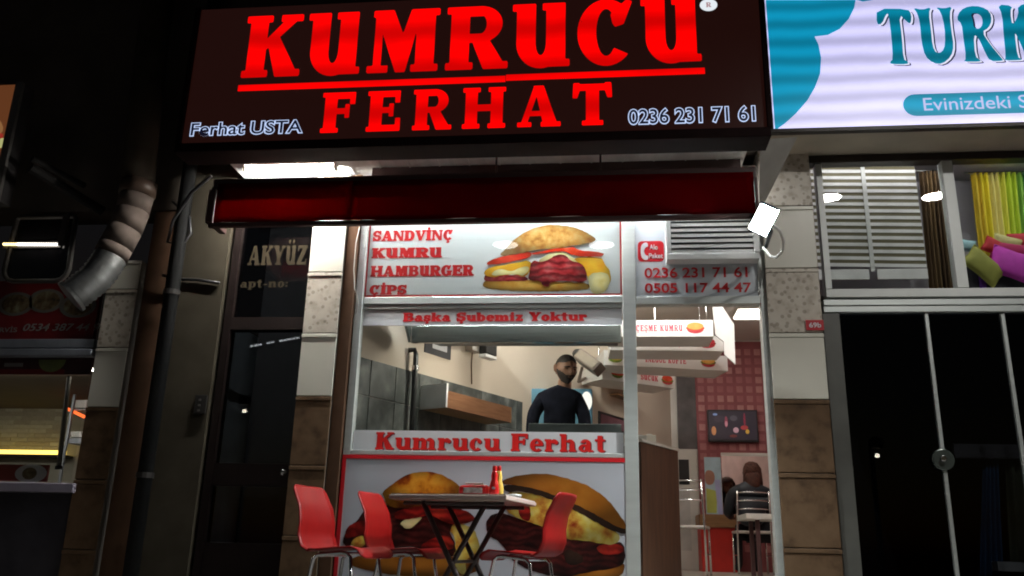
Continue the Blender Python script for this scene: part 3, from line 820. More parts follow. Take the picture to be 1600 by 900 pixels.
L = [([(-0.944,2.401),(-0.923,2.430),(-0.796,2.444),(-0.584,2.427),(-0.304,2.410),(-0.131,2.401),(-0.124,2.350),(-0.234,2.344),(-0.443,2.335),(-0.652,2.340),(-0.864,2.356),(-0.936,2.372)], 'bunlow'),
     ([(-0.932,2.475),(-0.897,2.489),(-0.754,2.466),(-0.641,2.472),(-0.584,2.434),(-0.640,2.420),(-0.866,2.423),(-0.938,2.428)], 'ham'),
     ([(-0.940,2.497),(-0.884,2.541),(-0.728,2.562),(-0.580,2.594),(-0.569,2.523),(-0.620,2.447),(-0.698,2.477),(-0.797,2.469),(-0.867,2.449),(-0.932,2.472)], 'cheese'),
     ([(-0.882,2.467),(-0.869,2.504),(-0.798,2.525),(-0.727,2.495),(-0.643,2.538),(-0.579,2.538),(-0.620,2.457),(-0.698,2.480),(-0.797,2.471)], 'cream'),
     ([(-0.530,2.579),(-0.446,2.640),(-0.334,2.657),(-0.256,2.605),(-0.179,2.548),(-0.249,2.534),(-0.375,2.595),(-0.473,2.551)], 'cream'),
     ([(-0.263,2.608),(-0.040,2.608),(-0.010,2.546),(0.029,2.487),(0.028,2.399),(-0.028,2.320),(-0.110,2.314),(-0.131,2.386),(-0.151,2.474),(-0.193,2.548)], 'cheese'),
     ([(-0.140,2.474),(0.001,2.487),(0.031,2.421),(-0.000,2.342),(-0.048,2.313),(-0.113,2.311),(-0.135,2.386)], 'cream'),
     ([(-0.605,2.427),(-0.585,2.493),(-0.573,2.590),(-0.481,2.566),(-0.376,2.636),(-0.305,2.623),(-0.274,2.579),(-0.179,2.555),(-0.149,2.489),(-0.149,2.404),(-0.304,2.417),(-0.427,2.415),(-0.432,2.372),(-0.485,2.382),(-0.493,2.419)], 'ham'),
     ([(-0.921,2.579),(-0.801,2.622),(-0.574,2.664),(-0.570,2.612),(-0.729,2.574),(-0.910,2.546)], 'tom'),
     ([(-0.588,2.645),(-0.263,2.700),(-0.207,2.659),(-0.012,2.642),(-0.040,2.605),(-0.249,2.615),(-0.334,2.664),(-0.559,2.627)], 'tom'),
     ([(-0.832,2.621),(-0.774,2.682),(-0.705,2.764),(-0.592,2.838),(-0.478,2.870),(-0.378,2.874),(-0.250,2.851),(-0.165,2.816),(-0.095,2.770),(-0.073,2.732),(-0.193,2.708),(-0.306,2.691),(-0.447,2.675),(-0.574,2.661),(-0.730,2.632)], 'bun')]
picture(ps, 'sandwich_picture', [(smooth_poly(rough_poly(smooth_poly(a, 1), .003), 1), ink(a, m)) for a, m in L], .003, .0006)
boxpart(ps, 'glass', M_glass, px0 - .01, px1 + .01, -.012, -.008, pz0 - .008, pz1 + .02)

# ---- serving window
sw = thing('serving_window', 'wide serving window with a printed strip above and below its glass', 'window', (-.9, 0, Z_SILL))
wx0, wx1 = XL + .06, XP0 - .004
boxpart(sw, 'glass', M_glass, wx0, wx1, .014, .018, Z_SILL + .033, Z_RAIL0 - .003)
z0, z1 = 2.076, 2.186
boxpart(sw, 'upper_strip', M_white, wx0 + .001, wx1, .004, .012, z0, Z_RAIL0 - .004)
slab(sw, 'Başka Şubemiz Yoktur', (-1.546,2.108,-0.150,2.174), .002, M_redtxt, grow=.03)
z2 = 1.280
boxpart(sw, 'lower_strip', M_white, wx0 + .001, wx1, .004, .012, Z_SILL + .034, z2)
b = (-1.696,1.141,-0.015,1.267)
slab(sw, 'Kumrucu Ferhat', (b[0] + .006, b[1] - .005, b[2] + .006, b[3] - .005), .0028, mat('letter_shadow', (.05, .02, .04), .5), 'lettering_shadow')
slab(sw, 'Kumrucu Ferhat', b, .0012, mat('red_letter_bright', (.62, .014, .012), .4))

# ---- burger panel under the window
bp = thing('burger_panel', 'large red bordered panel with two big burger pictures under the serving window', 'poster', (-.9, 0, 0))
lx0, lx1, lz1 = XL + .002, 0.155, Z_SILL - .004
M_panel = mat('panel_white', (.44, .46, .51), .4, var=.05, scale=2)
boxpart(bp, 'sheet', M_panel, lx0, lx1, -.032, -.02, .02, lz1)
for q in ((lx0, lx0 + .028, .02, lz1), (lx1 - .028, lx1, .02, lz1), (lx0 + .029, lx1 - .029, lz1 - .028, lz1), (lx0 + .029, lx1 - .029, .02, .048)):
    boxpart(bp, 'border', M_red, q[0], q[1], -.037, -.033, q[2], q[3])
L = [([(-1.830,0.382),(-1.586,0.417),(-1.129,0.390),(-0.891,0.453),(-0.893,0.378),(-0.915,0.293),(-1.173,0.272),(-1.475,0.268),(-1.680,0.301),(-1.805,0.326)], 'bung'),
     ([(-1.160,0.628),(-1.059,0.640),(-0.988,0.618),(-0.942,0.604),(-0.887,0.481),(-0.920,0.424),(-0.998,0.384),(-0.975,0.291),(-1.034,0.290),(-1.080,0.411),(-1.054,0.525)], 'egg'),
     ([(-1.768,0.645),(-1.731,0.709),(-1.690,0.715),(-1.589,0.752),(-1.299,0.747),(-1.043,0.737),(-0.990,0.680),(-1.129,0.600),(-1.052,0.468),(-1.079,0.392),(-1.483,0.400),(-1.710,0.433),(-1.877,0.448),(-1.856,0.575)], 'dark'),
     ([(-1.857,0.584),(-1.778,0.635),(-1.684,0.632),(-1.683,0.549),(-1.800,0.522),(-1.860,0.502)], 'red'),
     ([(-1.809,0.508),(-1.709,0.544),(-1.702,0.457),(-1.815,0.448)], 'egg'),
     ([(-1.286,0.501),(-1.127,0.562),(-1.052,0.468),(-1.181,0.427),(-1.323,0.442)], 'red'),
     ([(-1.488,0.636),(-1.296,0.679),(-1.334,0.634),(-1.407,0.573)], 'cream'),
     ([(-1.615,0.833),(-1.536,0.896),(-1.466,0.947),(-1.385,0.977),(-1.302,0.986),(-1.208,0.973),(-1.113,0.933),(-1.050,0.892),(-1.037,0.826),(-1.065,0.757),(-1.299,0.737),(-1.504,0.724),(-1.578,0.747),(-1.592,0.796)], 'bunr'),
     ([(-1.523,0.697),(-1.381,0.736),(-1.259,0.753),(-1.135,0.741),(-1.012,0.726),(-0.924,0.672),(-0.958,0.637),(-1.089,0.615),(-1.192,0.657),(-1.255,0.687),(-1.397,0.651),(-1.499,0.646)], 'red')]
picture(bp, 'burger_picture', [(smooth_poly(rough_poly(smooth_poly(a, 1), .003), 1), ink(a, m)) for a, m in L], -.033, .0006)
L = [([(-0.380,0.298),(-0.100,0.352),(0.045,0.374),(0.112,0.399),(0.087,0.306),(-0.052,0.280),(-0.245,0.274)], 'bung'),
     ([(-0.854,0.683),(-0.744,0.714),(-0.593,0.660),(-0.463,0.634),(-0.304,0.542),(-0.148,0.537),(0.027,0.517),(0.095,0.542),(0.117,0.403),(0.045,0.360),(-0.100,0.338),(-0.341,0.281),(-0.636,0.356),(-0.749,0.513),(-0.850,0.558)], 'dark'),
     ([(-0.304,0.486),(-0.187,0.442),(-0.167,0.396),(-0.245,0.366),(-0.303,0.393)], 'black'),
     ([(-0.099,0.510),(0.085,0.523),(0.103,0.459),(-0.051,0.436)], 'red'),
     ([(-0.733,0.851),(-0.576,0.853),(-0.426,0.817),(-0.246,0.748),(-0.069,0.666),(0.068,0.588),(0.078,0.542),(0.032,0.511),(-0.070,0.521),(-0.148,0.535),(-0.304,0.540),(-0.463,0.629),(-0.593,0.658),(-0.729,0.724)], 'egg'),
     ([(-0.634,0.726),(-0.605,0.770),(-0.545,0.771),(-0.538,0.651),(-0.613,0.669)], 'red'),
     ([(-0.744,0.904),(-0.598,0.900),(-0.446,0.865),(-0.266,0.801),(-0.098,0.727),(0.048,0.654),(0.132,0.627),(0.130,0.597),(0.095,0.578),(-0.050,0.638),(-0.246,0.743),(-0.426,0.817),(-0.597,0.858),(-0.733,0.849)], 'black'),
     ([(-0.755,0.923),(-0.690,0.955),(-0.549,0.981),(-0.397,0.979),(-0.247,0.942),(-0.108,0.891),(0.010,0.796),(0.087,0.693),(0.135,0.613),(0.048,0.633),(-0.098,0.716),(-0.266,0.793),(-0.446,0.861),(-0.597,0.896),(-0.739,0.902)], 'bung')]
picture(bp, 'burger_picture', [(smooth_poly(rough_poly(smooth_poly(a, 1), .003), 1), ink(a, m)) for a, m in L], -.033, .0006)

# ---- panel over the door with telephone numbers, and the louvred unit
dp = thing('phone_number_panel', 'pale panel over the door with two red telephone numbers', 'sign', (.66, 0, 2.25))
M_grey = mat('panel_grey', (.52, .56, .60), .4, var=.05)
dz0, dz1 = 2.280 + .004, 3.0
boxpart(dp, 'sheet', M_grey, XP1 + .003, XD - .003, -.012, .012, dz0, dz1)
sans(dp, '0236 231 71 61', (0.283,2.434,1.033,2.510), -.0145, M_redtxt, bold=.018)
sans(dp, '0505 117 44 47', (0.283,2.317,1.055,2.389), -.0145, M_redtxt, bold=.018)
b = (0.235,2.561,0.430,2.725)
rc = []
for cx_, cz_, a0 in ((b[2] - .03, b[3] - .03, 0), (b[0] + .03, b[3] - .03, 90), (b[0] + .03, b[1] + .03, 180), (b[2] - .03, b[1] + .03, 270)):
    rc += [(cx_ + .03 * math.cos(R(a0 + t)), cz_ + .03 * math.sin(R(a0 + t))) for t in (0, 30, 60, 90)]
picture(dp, 'red_badge', [(rc, M_red)], -.0125)
w_, h_ = b[2] - b[0], b[3] - b[1]
def bpt(u, v): return (b[0] + w_ * u, b[1] + h_ * v)
hs = [bpt(*q) for q in ((.1, .55), (.13, .8), (.25, .92), (.38, .92), (.4, .72), (.3, .7), (.24, .55), (.24, .45), (.3, .3), (.4, .28), (.38, .08), (.25, .08), (.13, .2), (.1, .45))]
picture(dp, 'handset_mark', [(smooth_poly(hs, 1), M_white)], -.0145)
sans(dp, 'Alo', (*bpt(.45, .58), *bpt(.76, .82)), -.0155, M_white, bold=.02)
sans(dp, 'Paket', (*bpt(.42, .16), *bpt(.95, .4)), -.0155, M_white, bold=.02)

ac = thing('louvre_unit', 'white louvred ventilation box over the door, half covered by the floodlight glare', 'vent', (.8, -.1, 2.6))
M_ac = mat('vent_white', (.78, .8, .78), .4, var=.04)
ax0, ax1, az0, az1 = 0.441, 1.109, 2.535, 2.887
boxpart(ac, 'back_box', mat('vent_inside', (.10, .11, .11), .7), ax0 + .02, ax1 - .02, -.085, -.0135, az0 + .03, az1 + .06)
boxpart(ac, 'frame', M_ac, ax0, ax1, -.13, -.0135, az0, az0 + .05, bevel=.004)
boxpart(ac, 'frame', M_ac, ax0, ax1, -.13, -.0135, az1 + .052, az1 + .09, bevel=.004)
boxpart(ac, 'frame', M_ac, ax0, ax0 + .035, -.13, -.0135, az0 + .052, az1 + .05, bevel=.003)
boxpart(ac, 'frame', M_ac, ax1 - .035, ax1, -.13, -.0135, az0 + .052, az1 + .05, bevel=.003)
for i in range(9):
    z = az0 + .062 + i * .042
    if z > az1 + .03: break
    mb = MB()
    xa, xb = ax0 + .037, ax1 - .037
    mb.hexa([(xa, -.125, z), (xb, -.125, z), (xb, -.122, z + .004), (xa, -.122, z + .004), (xa, -.088, z + .026), (xb, -.088, z + .026), (xb, -.087, z + .03), (xa, -.087, z + .03)])
    mb.hexa([(xa, -.128, z - .012), (xb, -.128, z - .012), (xb, -.128, z + .012), (xa, -.128, z + .012), (xa, -.1255, z - .012), (xb, -.1255, z - .012), (xb, -.1255, z + .012), (xa, -.1255, z + .012)])
    mb.build('slat', M_ac, ac)

# ---- floodlight on the right pillar
fc = Vector((1.049,-0.680,2.624))
fl = thing('floodlight', 'blazing white floodlight with dark housing mounted by the right tiled pillar', 'floodlight', fc)
fn = Vector((-.18, -.84, -.51)).normalized()       # aimed out over the pavement and down to the left
fu = Vector((.30, .10, 1)); fu = (fu - fn * fu.dot(fn)).normalized()
fr_ = fu.cross(fn).normalized()
fr_, fu = (fr_ * math.cos(R(-11)) + fu * math.sin(R(-11))), (fu * math.cos(R(-11)) - fr_ * math.sin(R(-11)))
def fpt(a, b_, c): return fc + fr_ * a * .68 + fu * b_ * .86 + fn * c
def fbox(name, m, a0, a1, b0, b1, c0, c1, bevel=0):
    return MB().hexa([fpt(a0, b0, c1), fpt(a1, b0, c1), fpt(a1, b1, c1), fpt(a0, b1, c1), fpt(a0, b0, c0), fpt(a1, b0, c0), fpt(a1, b1, c0), fpt(a0, b1, c0)]).build(name, m, fl, bevel=bevel)
M_flood = emit('flood_led', (.95, 1.0, .98), 4100)
fbox('led_glass', M_flood, -.088, .088, -.105, .105, .0, .006)
M_house = mat('flood_housing', (.06, .08, .10), .45, var=.15)
fbox('housing', M_house, -.10, .10, -.12, .12, -.05, -.001, .004)
for q in ((-.1, -.09, -.12, .12), (.09, .1, -.12, .12), (-.0895, .0895, -.12, -.106), (-.0895, .0895, .106, .12)):
    fbox('rim', M_house, q[0], q[1], q[2], q[3], .0, .016)
for i in range(5):
    fbox('cooling_fin', M_house, -.08 + i * .037, -.073 + i * .037, -.1, .1, -.075, -.051)
MB().tube([fpt(.0, -.0, -.075), fpt(0, 0, -.12), Vector((fc.x + .1, -.4, fc.z + .02)), Vector((fc.x + .12, -.075, fc.z + .02))], .014, 8).build('bracket', M_house, fl, smooth=True)
MB().tube([(1.125,-0.600,2.613), (1.186,-0.500,2.612), (1.228,-0.400,2.573), (1.239,-0.300,2.533), (1.208,-0.220,2.513), (1.182,-0.150,2.542), (1.147,-0.140,2.600), (1.135,-0.110,2.631)], .011, 8).build('cable', mat('white_cable', (.8, .8, .76), .4), fl, smooth=True)
# house number plate
np_ = thing('house_number_plate', 'small red house number plate on the right tiled pillar', 'plate', (1.468,-0.090,2.044))
b = (1.407,2.006,1.530,2.081)
boxpart(np_, 'plate', mat('plate_red', (.42, .02, .03), .4), b[0], b[2], -.094, -.0865, b[1], b[3], bevel=.002)
sans(np_, '69b', (b[0] + .022, b[1] + .02, b[2] - .02, b[3] - .02), -.0955, M_white, bold=.02)

# ---- door leaf swung inwards
dl = thing('door_leaf', 'aluminium shop door leaf standing open inwards by the right jamb', 'door', (XD, .1, .26))
DZ0, DZ1 = .28, 2.221 - .02
def dbox(name, m, u0, u1, z0, z1, t0=-.02, t1=.02):
    d = Vector((.32, 1, 0)).normalized(); nn = Vector((1, -.32, 0)).normalized(); o_ = Vector((XD + .03, .085, 0))
    c = [o_ + d * u + nn * t + Vector((0, 0, z)) for u, z, t in ((u0, z0, t0), (u1, z0, t0), (u1, z1, t0), (u0, z1, t0), (u0, z0, t1), (u1, z0, t1), (u1, z1, t1), (u0, z1, t1))]
    return MB().hexa(c).build(name, m, dl)
dbox('stile', M_alu, 0, .06, DZ0, DZ1); dbox('stile', M_alu, .8, .86, DZ0, DZ1)
dbox('rail', M_alu, .061, .799, DZ0, DZ0 + .1); dbox('rail', M_alu, .061, .799, DZ1 - .06, DZ1); dbox('rail', M_alu, .061, .799, 1.1, 1.16)
dbox('glass', M_glass, .061, .799, DZ0 + .101, 1.099, -.003, .003); dbox('glass', M_glass, .061, .799, 1.161, DZ1 - .061, -.003, .003)

# ================================================================== inside the sandwich shop
FZ, CZ = .26, 3.27                                     # shop floor, ceiling
M_floor = mat('shop_floor', (.42, .39, .34), .35, var=.1, scale=3)
M_cream = mat('cream_wall', (.58, .50, .41), .8, var=.05, scale=2)
M_ceil = mat('ceiling_white', (.72, .70, .66), .8, var=.03)
def slab_poly(z0, z1):
    o = [(-1.93, .07), (1.36, .07), (4.2, 5.6), (-1.93, 5.6)]
    return MB().hexa([(x, y, z0) for x, y in o] + [(x, y, z1) for x, y in o])
struct('shop_floor', slab_poly(.1, FZ), M_floor)
struct('shop_ceiling', slab_poly(CZ, CZ + .1), M_ceil)
WD, WN, WA = Vector((math.sin(R(27)), math.cos(R(27)), 0)), Vector((math.cos(R(27)), -math.sin(R(27)), 0)), Vector((-1.9, .12, 0))
def wp(s, z, off=0.0): return WA + WD * s + WN * off + Vector((0, 0, z))
def wbox(s0, s1, z0, z1, o0, o1, mb=None):
    return (mb or MB()).hexa([wp(s0, z0, o1), wp(s1, z0, o1), wp(s1, z1, o1), wp(s0, z1, o1), wp(s0, z0, o0), wp(s1, z0, o0), wp(s1, z1, o0), wp(s0, z1, o0)])
wl = struct('wall_left', wbox(-.05, 6.05, .1, 3.4, -.12, 0), M_cream)
M_slate = [blotch('slate_%d' % i, [(.035, .04, .04), (.10, .11, .105), (.24, .25, .24)], .45, 5 + i, lo=.32, hi=.75, stretch=(1, 1, .7), bump=.08) for i in range(3)]
M_slategrout = mat('slate_grout', (.3, .29, .27), .9)
sg = wbox(-.03, 2.32, FZ, 1.855, .001, .006).build('grout', M_slategrout, wl)
S0 = 0.419
k = 0
for i in range(-2, 7):
    for j in range(6):
        z1 = 1.855 - j * .29 if j else 1.855
        z0 = 1.855 - (j + 1) * .29 + .006
        z0 = max(z0, FZ + .002)
        s0, s1 = max(-.03, S0 + (i) * .30 + .003), min(2.32, S0 + (i + 1) * .30 - .003)
        if s1 - s0 < .03 or z1 - z0 < .03: continue
        wbox(s0, s1, z0, z1, .0065, .014 + .001 * (k % 3)).build('wall_tile', M_slate[(i * 7 + j * 3) % 3], wl, bevel=.003)
        k += 1
bw = struct('wall_back', MB().box(.5, 4.2, 5.5, 5.6, .1, CZ), M_offwhite)
wq = [(1.38, .12), (1.44, .09), (4.12, 5.49), (4.06, 5.49)]
struct('wall_right', MB().hexa([(x, y, .1) for x, y in wq] + [(x, y, CZ) for x, y in wq]), mat('wall_pink', (.5, .3, .27), .8))
M_redwall = mat('red_wall', (.27, .075, .08), .7, var=.12, scale=3)
rx0 = 1.178
rpn = boxpart(bw, 'red_panel', M_redwall, rx0, 4.05, 5.485, 5.499, FZ, 3.250)
sqm = [mat('red_square_%d' % i, c, .6, var=.15, scale=9) for i, c in enumerate(((.36, .13, .13), (.32, .10, .105), (.42, .18, .17)))]
protos = [None] * 3
px = .128
for i in range(11):
    for j in range(22):
        x, z = rx0 + .03 + i * px, .5 + j * px
        if x + .08 > 2.7 or z + .085 > 3.232: continue
        kk = random.randrange(3)
        if protos[kk] is None:
            protos[kk] = MB().box(0, .082, 5.478, 5.4845, 0, .085).build('wall_square', sqm[kk], rpn, bevel=.002)
            protos[kk].location = (x, 0, z)
        else:
            c = protos[kk].copy(); COL.objects.link(c); c.location = (x, 0, z)
boxpart(bw, 'dark_panel', mat('dark_stone_panel', (.075, .065, .065), .6, var=.3, scale=6), 0.928, rx0 - .004, 5.46, 5.499, 1.791, CZ - .3)
# white inner door
idr = thing('inner_door', 'white inner door with dark glass pane at the back of the sandwich shop', 'door', (1.05, 5.45, FZ))
ix0, ix1, iz1 = 0.872, 1.158, 1.781
boxpart(idr, 'panel', M_offwhite, ix0, ix1, 5.43, 5.48, FZ, iz1, bevel=.004)
boxpart(idr, 'pane', M_black, 0.919, 1.051, 5.42, 5.4295, 1.325, 1.646)
boxpart(idr, 'lower_panel', mat('door_inset', (.5, .49, .46), .5), 0.904, 1.050, 5.424, 5.4295, .5, 1.268)
# television
tv = thing('television', 'wall mounted flat television with a colourful picture on the red wall', 'television', (1.65, 5.42, 2.1))
b = (1.313,1.881,1.962,2.303)
boxpart(tv, 'body', M_black, b[0], b[2], 5.40, 5.46, b[1], b[3], bevel=.006)
boxpart(tv, 'bracket', M_black, b[0] + .2, b[2] - .2, 5.461, 5.477, b[1] + .1, b[3] - .1)
sx0, sx1, sz0, sz1 = b[0] + .02, b[2] - .02, b[1] + .03, b[3] - .02
boxpart(tv, 'screen', emit('tv_dark', (.012, .008, .014), 1.0), sx0, sx1, 5.396, 5.3995, sz0, sz1)
def sp(u, v): return (sx0 + (sx1 - sx0) * u, sz0 + (sz1 - sz0) * v)
L = []
for cu, cv, ru, rv_, col in ((.09, .3, .05, .16, (.9, .35, .12)), (.36, .62, .035, .2, (.4, .06, .1)), (.36, .55, .03, .1, (.9, .35, .4)), (.56, .33, .06, .1, (.85, .45, .5)),
                             (.74, .42, .08, .08, (.6, .05, .05)), (.8, .28, .04, .08, (.9, .5, .05)), (.75, .7, .02, .25, (.4, .02, .06)), (.13, .88, .05, .04, (.35, .5, .9)),
                             (.22, .72, .12, .12, (.06, .04, .06)), (.52, .75, .08, .1, (.12, .1, .12)), (.5, .12, .08, .05, (.25, .04, .03))):
    L.append(([(sp(cu + ru * math.cos(R(a)), cv)[0], sp(0, cv + rv_ * math.sin(R(a)))[1]) for a in range(0, 360, 30)], emit('tv_%d' % len(L), col, .4)))
picture(tv, 'screen_image', L, 5.3955, .0006)
# mirror, poster and cabinet under it
mi = thing('wall_mirror', 'wall mirror under the television at the back of the shop', 'mirror', (1.7, 5.46, 1.3))
mb_ = (1.473,0.964,2.028,1.704)
boxpart(mi, 'mirror_glass', mat('mirror', (.75, .78, .78), .03, metal=1, var=0), mb_[0], 2.6, 5.45, 5.476, mb_[1], mb_[3])
boxpart(mi, 'top_rail', M_offwhite, mb_[0], 2.6, 5.44, 5.476, mb_[3] + .002, mb_[3] + .04)
po = thing('narrow_poster', 'narrow pale blue and green poster beside the wall mirror', 'poster', (1.5, 5.46, 1.3))
pb = (1.254,0.959,1.465,1.685)
zz = lambda v: pb[1] + (pb[3] - pb[1]) * v
boxpart(po, 'sheet', mat('poster_blue', (.45, .6, .68), .5, var=.15), pb[0], pb[2], 5.46, 5.476, pb[1], pb[3])
picture(po, 'print', [([(pb[0] + .01, zz(.02)), (pb[2] - .08, zz(.02)), (pb[2] - .06, zz(.4)), (pb[0] + .01, zz(.45))], mat('poster_green', (.5, .55, .12), .5)),
                      ([(pb[2] - .06, zz(.0)), (pb[2], zz(.0)), (pb[2] - .02, zz(.6)), (pb[2] - .09, zz(.6))], mat('poster_lilac', (.45, .45, .7), .5)),
                      (smooth_poly([(pb[0] - .0, zz(.5)), (pb[0] + .12, zz(.52)), (pb[0] + .13, zz(.75)), (pb[0], zz(.78))], 2), mat('poster_brown', (.4, .2, .14), .5))], 5.4595)
cab = thing('low_cabinet', 'low bright red cabinet with wooden top against the back wall', 'cabinet', (1.3, 5.1, FZ))
cb_ = (1.128,0.260,1.493,0.778)
M_wood = blotch('wood_brown', [(.22, .11, .05), (.32, .17, .08)], .45, 6, stretch=(1, 1, 9))
boxpart(cab, 'body', mat('cabinet_red', (.5, .02, .012), .45), cb_[0], cb_[2] + .05, 4.96, 5.40, FZ, cb_[3], bevel=.004)
boxpart(cab, 'top', M_wood, cb_[0] - .02, cb_[2] + .07, 4.94, 5.42, cb_[3] + .001, 0.933, bevel=.004)
# ceiling lamps
M_lamp = [emit('ceiling_lamp_glow_%d' % i, (1.0, .93, .83), s) for i, s in enumerate((58.0, 22.0, 13.0, 46.0))]
for i, (x, y) in enumerate(((.62, .66), (.62, 3.3), (1.75, 4.0), (-.72, 1.55))):
    cl = thing('ceiling_lamp', ('square white ceiling lamp just inside the shop doorway', 'square white ceiling lamp behind the hanging menu boards', 'square white ceiling lamp near the television wall', 'square white ceiling lamp over the kitchen behind the cook')[i], 'lamp', (x, y, CZ - .04), 'ceiling lamps inside the sandwich shop')
    boxpart(cl, 'diffuser', M_lamp[i], x - .2, x + .2, y - .2, y + .2, CZ - .045, CZ - .03)
    boxpart(cl, 'rim', M_offwhite, x - .22, x + .22, y - .22, y + .22, CZ - .0295, CZ - .001)
# extractor hood behind the serving glass
hd = thing('extractor_hood', 'brushed steel extractor hood above the cook behind the serving glass', 'hood', (-.6, .5, 2.1))
M_steel = mat('brushed_steel', (.5, .53, .53), .25, metal=1, var=.1, scale=3, stretch=(1, 1, 30))
hx0, hx1 = -1.577, .108
hz0, hz1 = 2.042, 2.184
MB().hexa([(hx0, .42, hz0), (hx1, .42, hz0), (hx1, .42, hz1), (hx0, .42, hz1), (hx0, .46, hz0), (hx1, .46, hz0), (hx1, .46, hz1), (hx0, .46, hz1)]).build('front_lip', M_steel, hd, bevel=.004)
MB().hexa([(hx0, .42, hz1 + .002), (hx1, .42, hz1 + .002), (hx1, .60, hz1 + .5), (hx0 + .25, .60, hz1 + .5), (hx0, 1.0, hz1 + .002), (hx1, 1.0, hz1 + .002), (hx1, .95, hz1 + .5), (hx0 + .25, .95, hz1 + .5)]).build('canopy', M_steel, hd)
MB().hexa([(hx0 - .005, .10, hz1 + .06), (hx0 - .001, .42, hz0), (hx0 - .001, .42, hz1), (hx0 - .005, .12, hz1 + .16), (hx0 - .025, .10, hz1 + .06), (hx0 - .021, .42, hz0), (hx0 - .021, .42, hz1), (hx0 - .025, .12, hz1 + .16)]).build('side_plate', M_steel, hd)
MB().box(hx0 + .02, hx1 - .02, .461, .98, hz0 + .10, hz0 + .115).build('filter_panel', mat('hood_filter', (.12, .12, .12), .5, metal=.6), hd)
hl = MB().box(-1.2, -.75, .50, .56, hz0 + .055, hz0 + .09).build('fill_strip', emit('hood_fill_glow', (1.0, .93, .8), 90), hd)  # added lamp hidden behind the lip, lights slate wall and shelf end
# black pipe on the slate wall
sp_, zp = 0.586, 1.98
pp = MB().tube([wp(sp_ - .04, 2.019, .02), wp(sp_ - .01, 2.019 + .005, .06), wp(sp_, 2.003 - .02, .07), wp(sp_, 1.6, .07), wp(sp_, .9, .07)], .022, 10)
pipe = pp.build('black_pipe', M_black, None, smooth=True)
tag(pipe, 'black upright pipe in front of the grey slate wall tiles', 'pipe')
MB().lathe(tuple(wp(sp_, 1.871, .07)), [(.0, .02), (.03, .02), (.03, -.02), (0, -.02)], 12).build('pipe_collar', M_chrome, pipe)
# wall shelf box with oranges on it
sh = thing('wall_shelf_box', 'white and wood shelf box projecting from the grey slate wall', 'shelf', wp(0.788, 1.6, .1))
s0, s1 = 0.735, 1.517
za, zb = 1.556, 1.694
wbox(s0, s0 + .02, za, zb + .06, .016, .29).build('end_board', mat('shelf_white', (.78, .79, .8), .4), sh)
wbox(s0 + .021, s0 + .95, za, zb, .27, .29).build('front_board', blotch('shelf_wood', [(.20, .09, .045), (.29, .14, .075)], .4, 5, stretch=(1, 1, 12)), sh)
wbox(s0 + .021, s0 + .95, za, za + .02, .016, .269).build('bottom_board', M_wood, sh)
wbox(s0 + .951, s0 + .97, za, zb, .016, .29).build('end_board', M_wood, sh)
for i in range(5):
    q = wp(s0 + .12 + i * .1, za + .062, .1 + .05 * (i % 2))
    o = MB().lathe((q.x, q.y, q.z), [(0, -.04), (.022, -.036), (.038, -.015), (.04, 0), (.038, .015), (.022, .036), (0, .042)], 12).build('tomato', mat('tomato_skin', (.5, .07, .02), .3), None, smooth=True)
    tag(o, '%s small tomato from the white end of the wall shelf box' % ('first', 'second', 'third', 'fourth', 'fifth')[i], 'tomato', 'tomatoes in the shelf box')
# things on the cream wall
dpz = thing('dark_notice', 'dark notice with a torn white paper half hidden by the hood', 'notice', wp(0.941, 2.2, 0))
s0, s1 = 0.767, 1.130
wbox(s0, s1, 2.050, 2.75, .002, .012).build('board', mat('notice_dark', (.05, .05, .055), .5), dpz)
wbox(s0 + .1, s1 - .06, 2.104, 2.62, .0125, .015).build('paper', mat('notice_paper', (.5, .5, .52), .7), dpz)
il = thing('insect_lamp', 'small black and white wall device with a hanging cable beside the notice', 'device', wp(1.464, 2.3, 0))
s0 = 1.358
wbox(s0, s0 + .14, 2.177, 2.342, .002, .08).build('back_plate', M_offwhite, il, bevel=.004)
wbox(s0 + .10, s0 + .28, 2.166, 2.331, .082, .16).build('body', M_black, il, bevel=.01)
wbox(s0 + .10, s0 + .28, 2.131, 2.161, .082, .16).build('tray', mat('shelf_white', (.8, .8, .8)), il, bevel=.004)
MB().tube([wp(s0 + .08, 2.180, .02), wp(s0 + .085, 2.063, .012), wp(s0 + .09, 1.888, .02)], .006, 6).build('cable', M_brownwall, il)
pf = thing('framed_picture', 'dark framed mauve picture low on the cream wall behind the cook', 'picture', wp(4.268, 1.9, 0))
s0, s1 = 3.931, 4.782
fz0, fz1 = 1.809, 1.998
wbox(s0, s1, fz0, fz1, .002, .02).build('frame', M_black, pf, bevel=.003)
wbox(s0 + .04, s1 - .04, fz0 + .03, fz1 - .03, .0205, .024).build('print', mat('mauve_print', (.22, .10, .13), .5), pf)
for (pxa, lab) in ((0, 'upper'), (1, 'lower')):
    s0 = (3.999, 4.224)[pxa]
    z = (2.365, 2.221)[pxa]
    o = wbox(s0, s0 + (.9, .5)[pxa], z, z + .02, .002, (.2, .12)[pxa]).build('wall_shelf', M_wood, None)
    tag(o, ('brown shelf board on the cream wall right of the cook', 'thin lower shelf board on the cream wall below the brown shelf')[pxa], 'shelf')
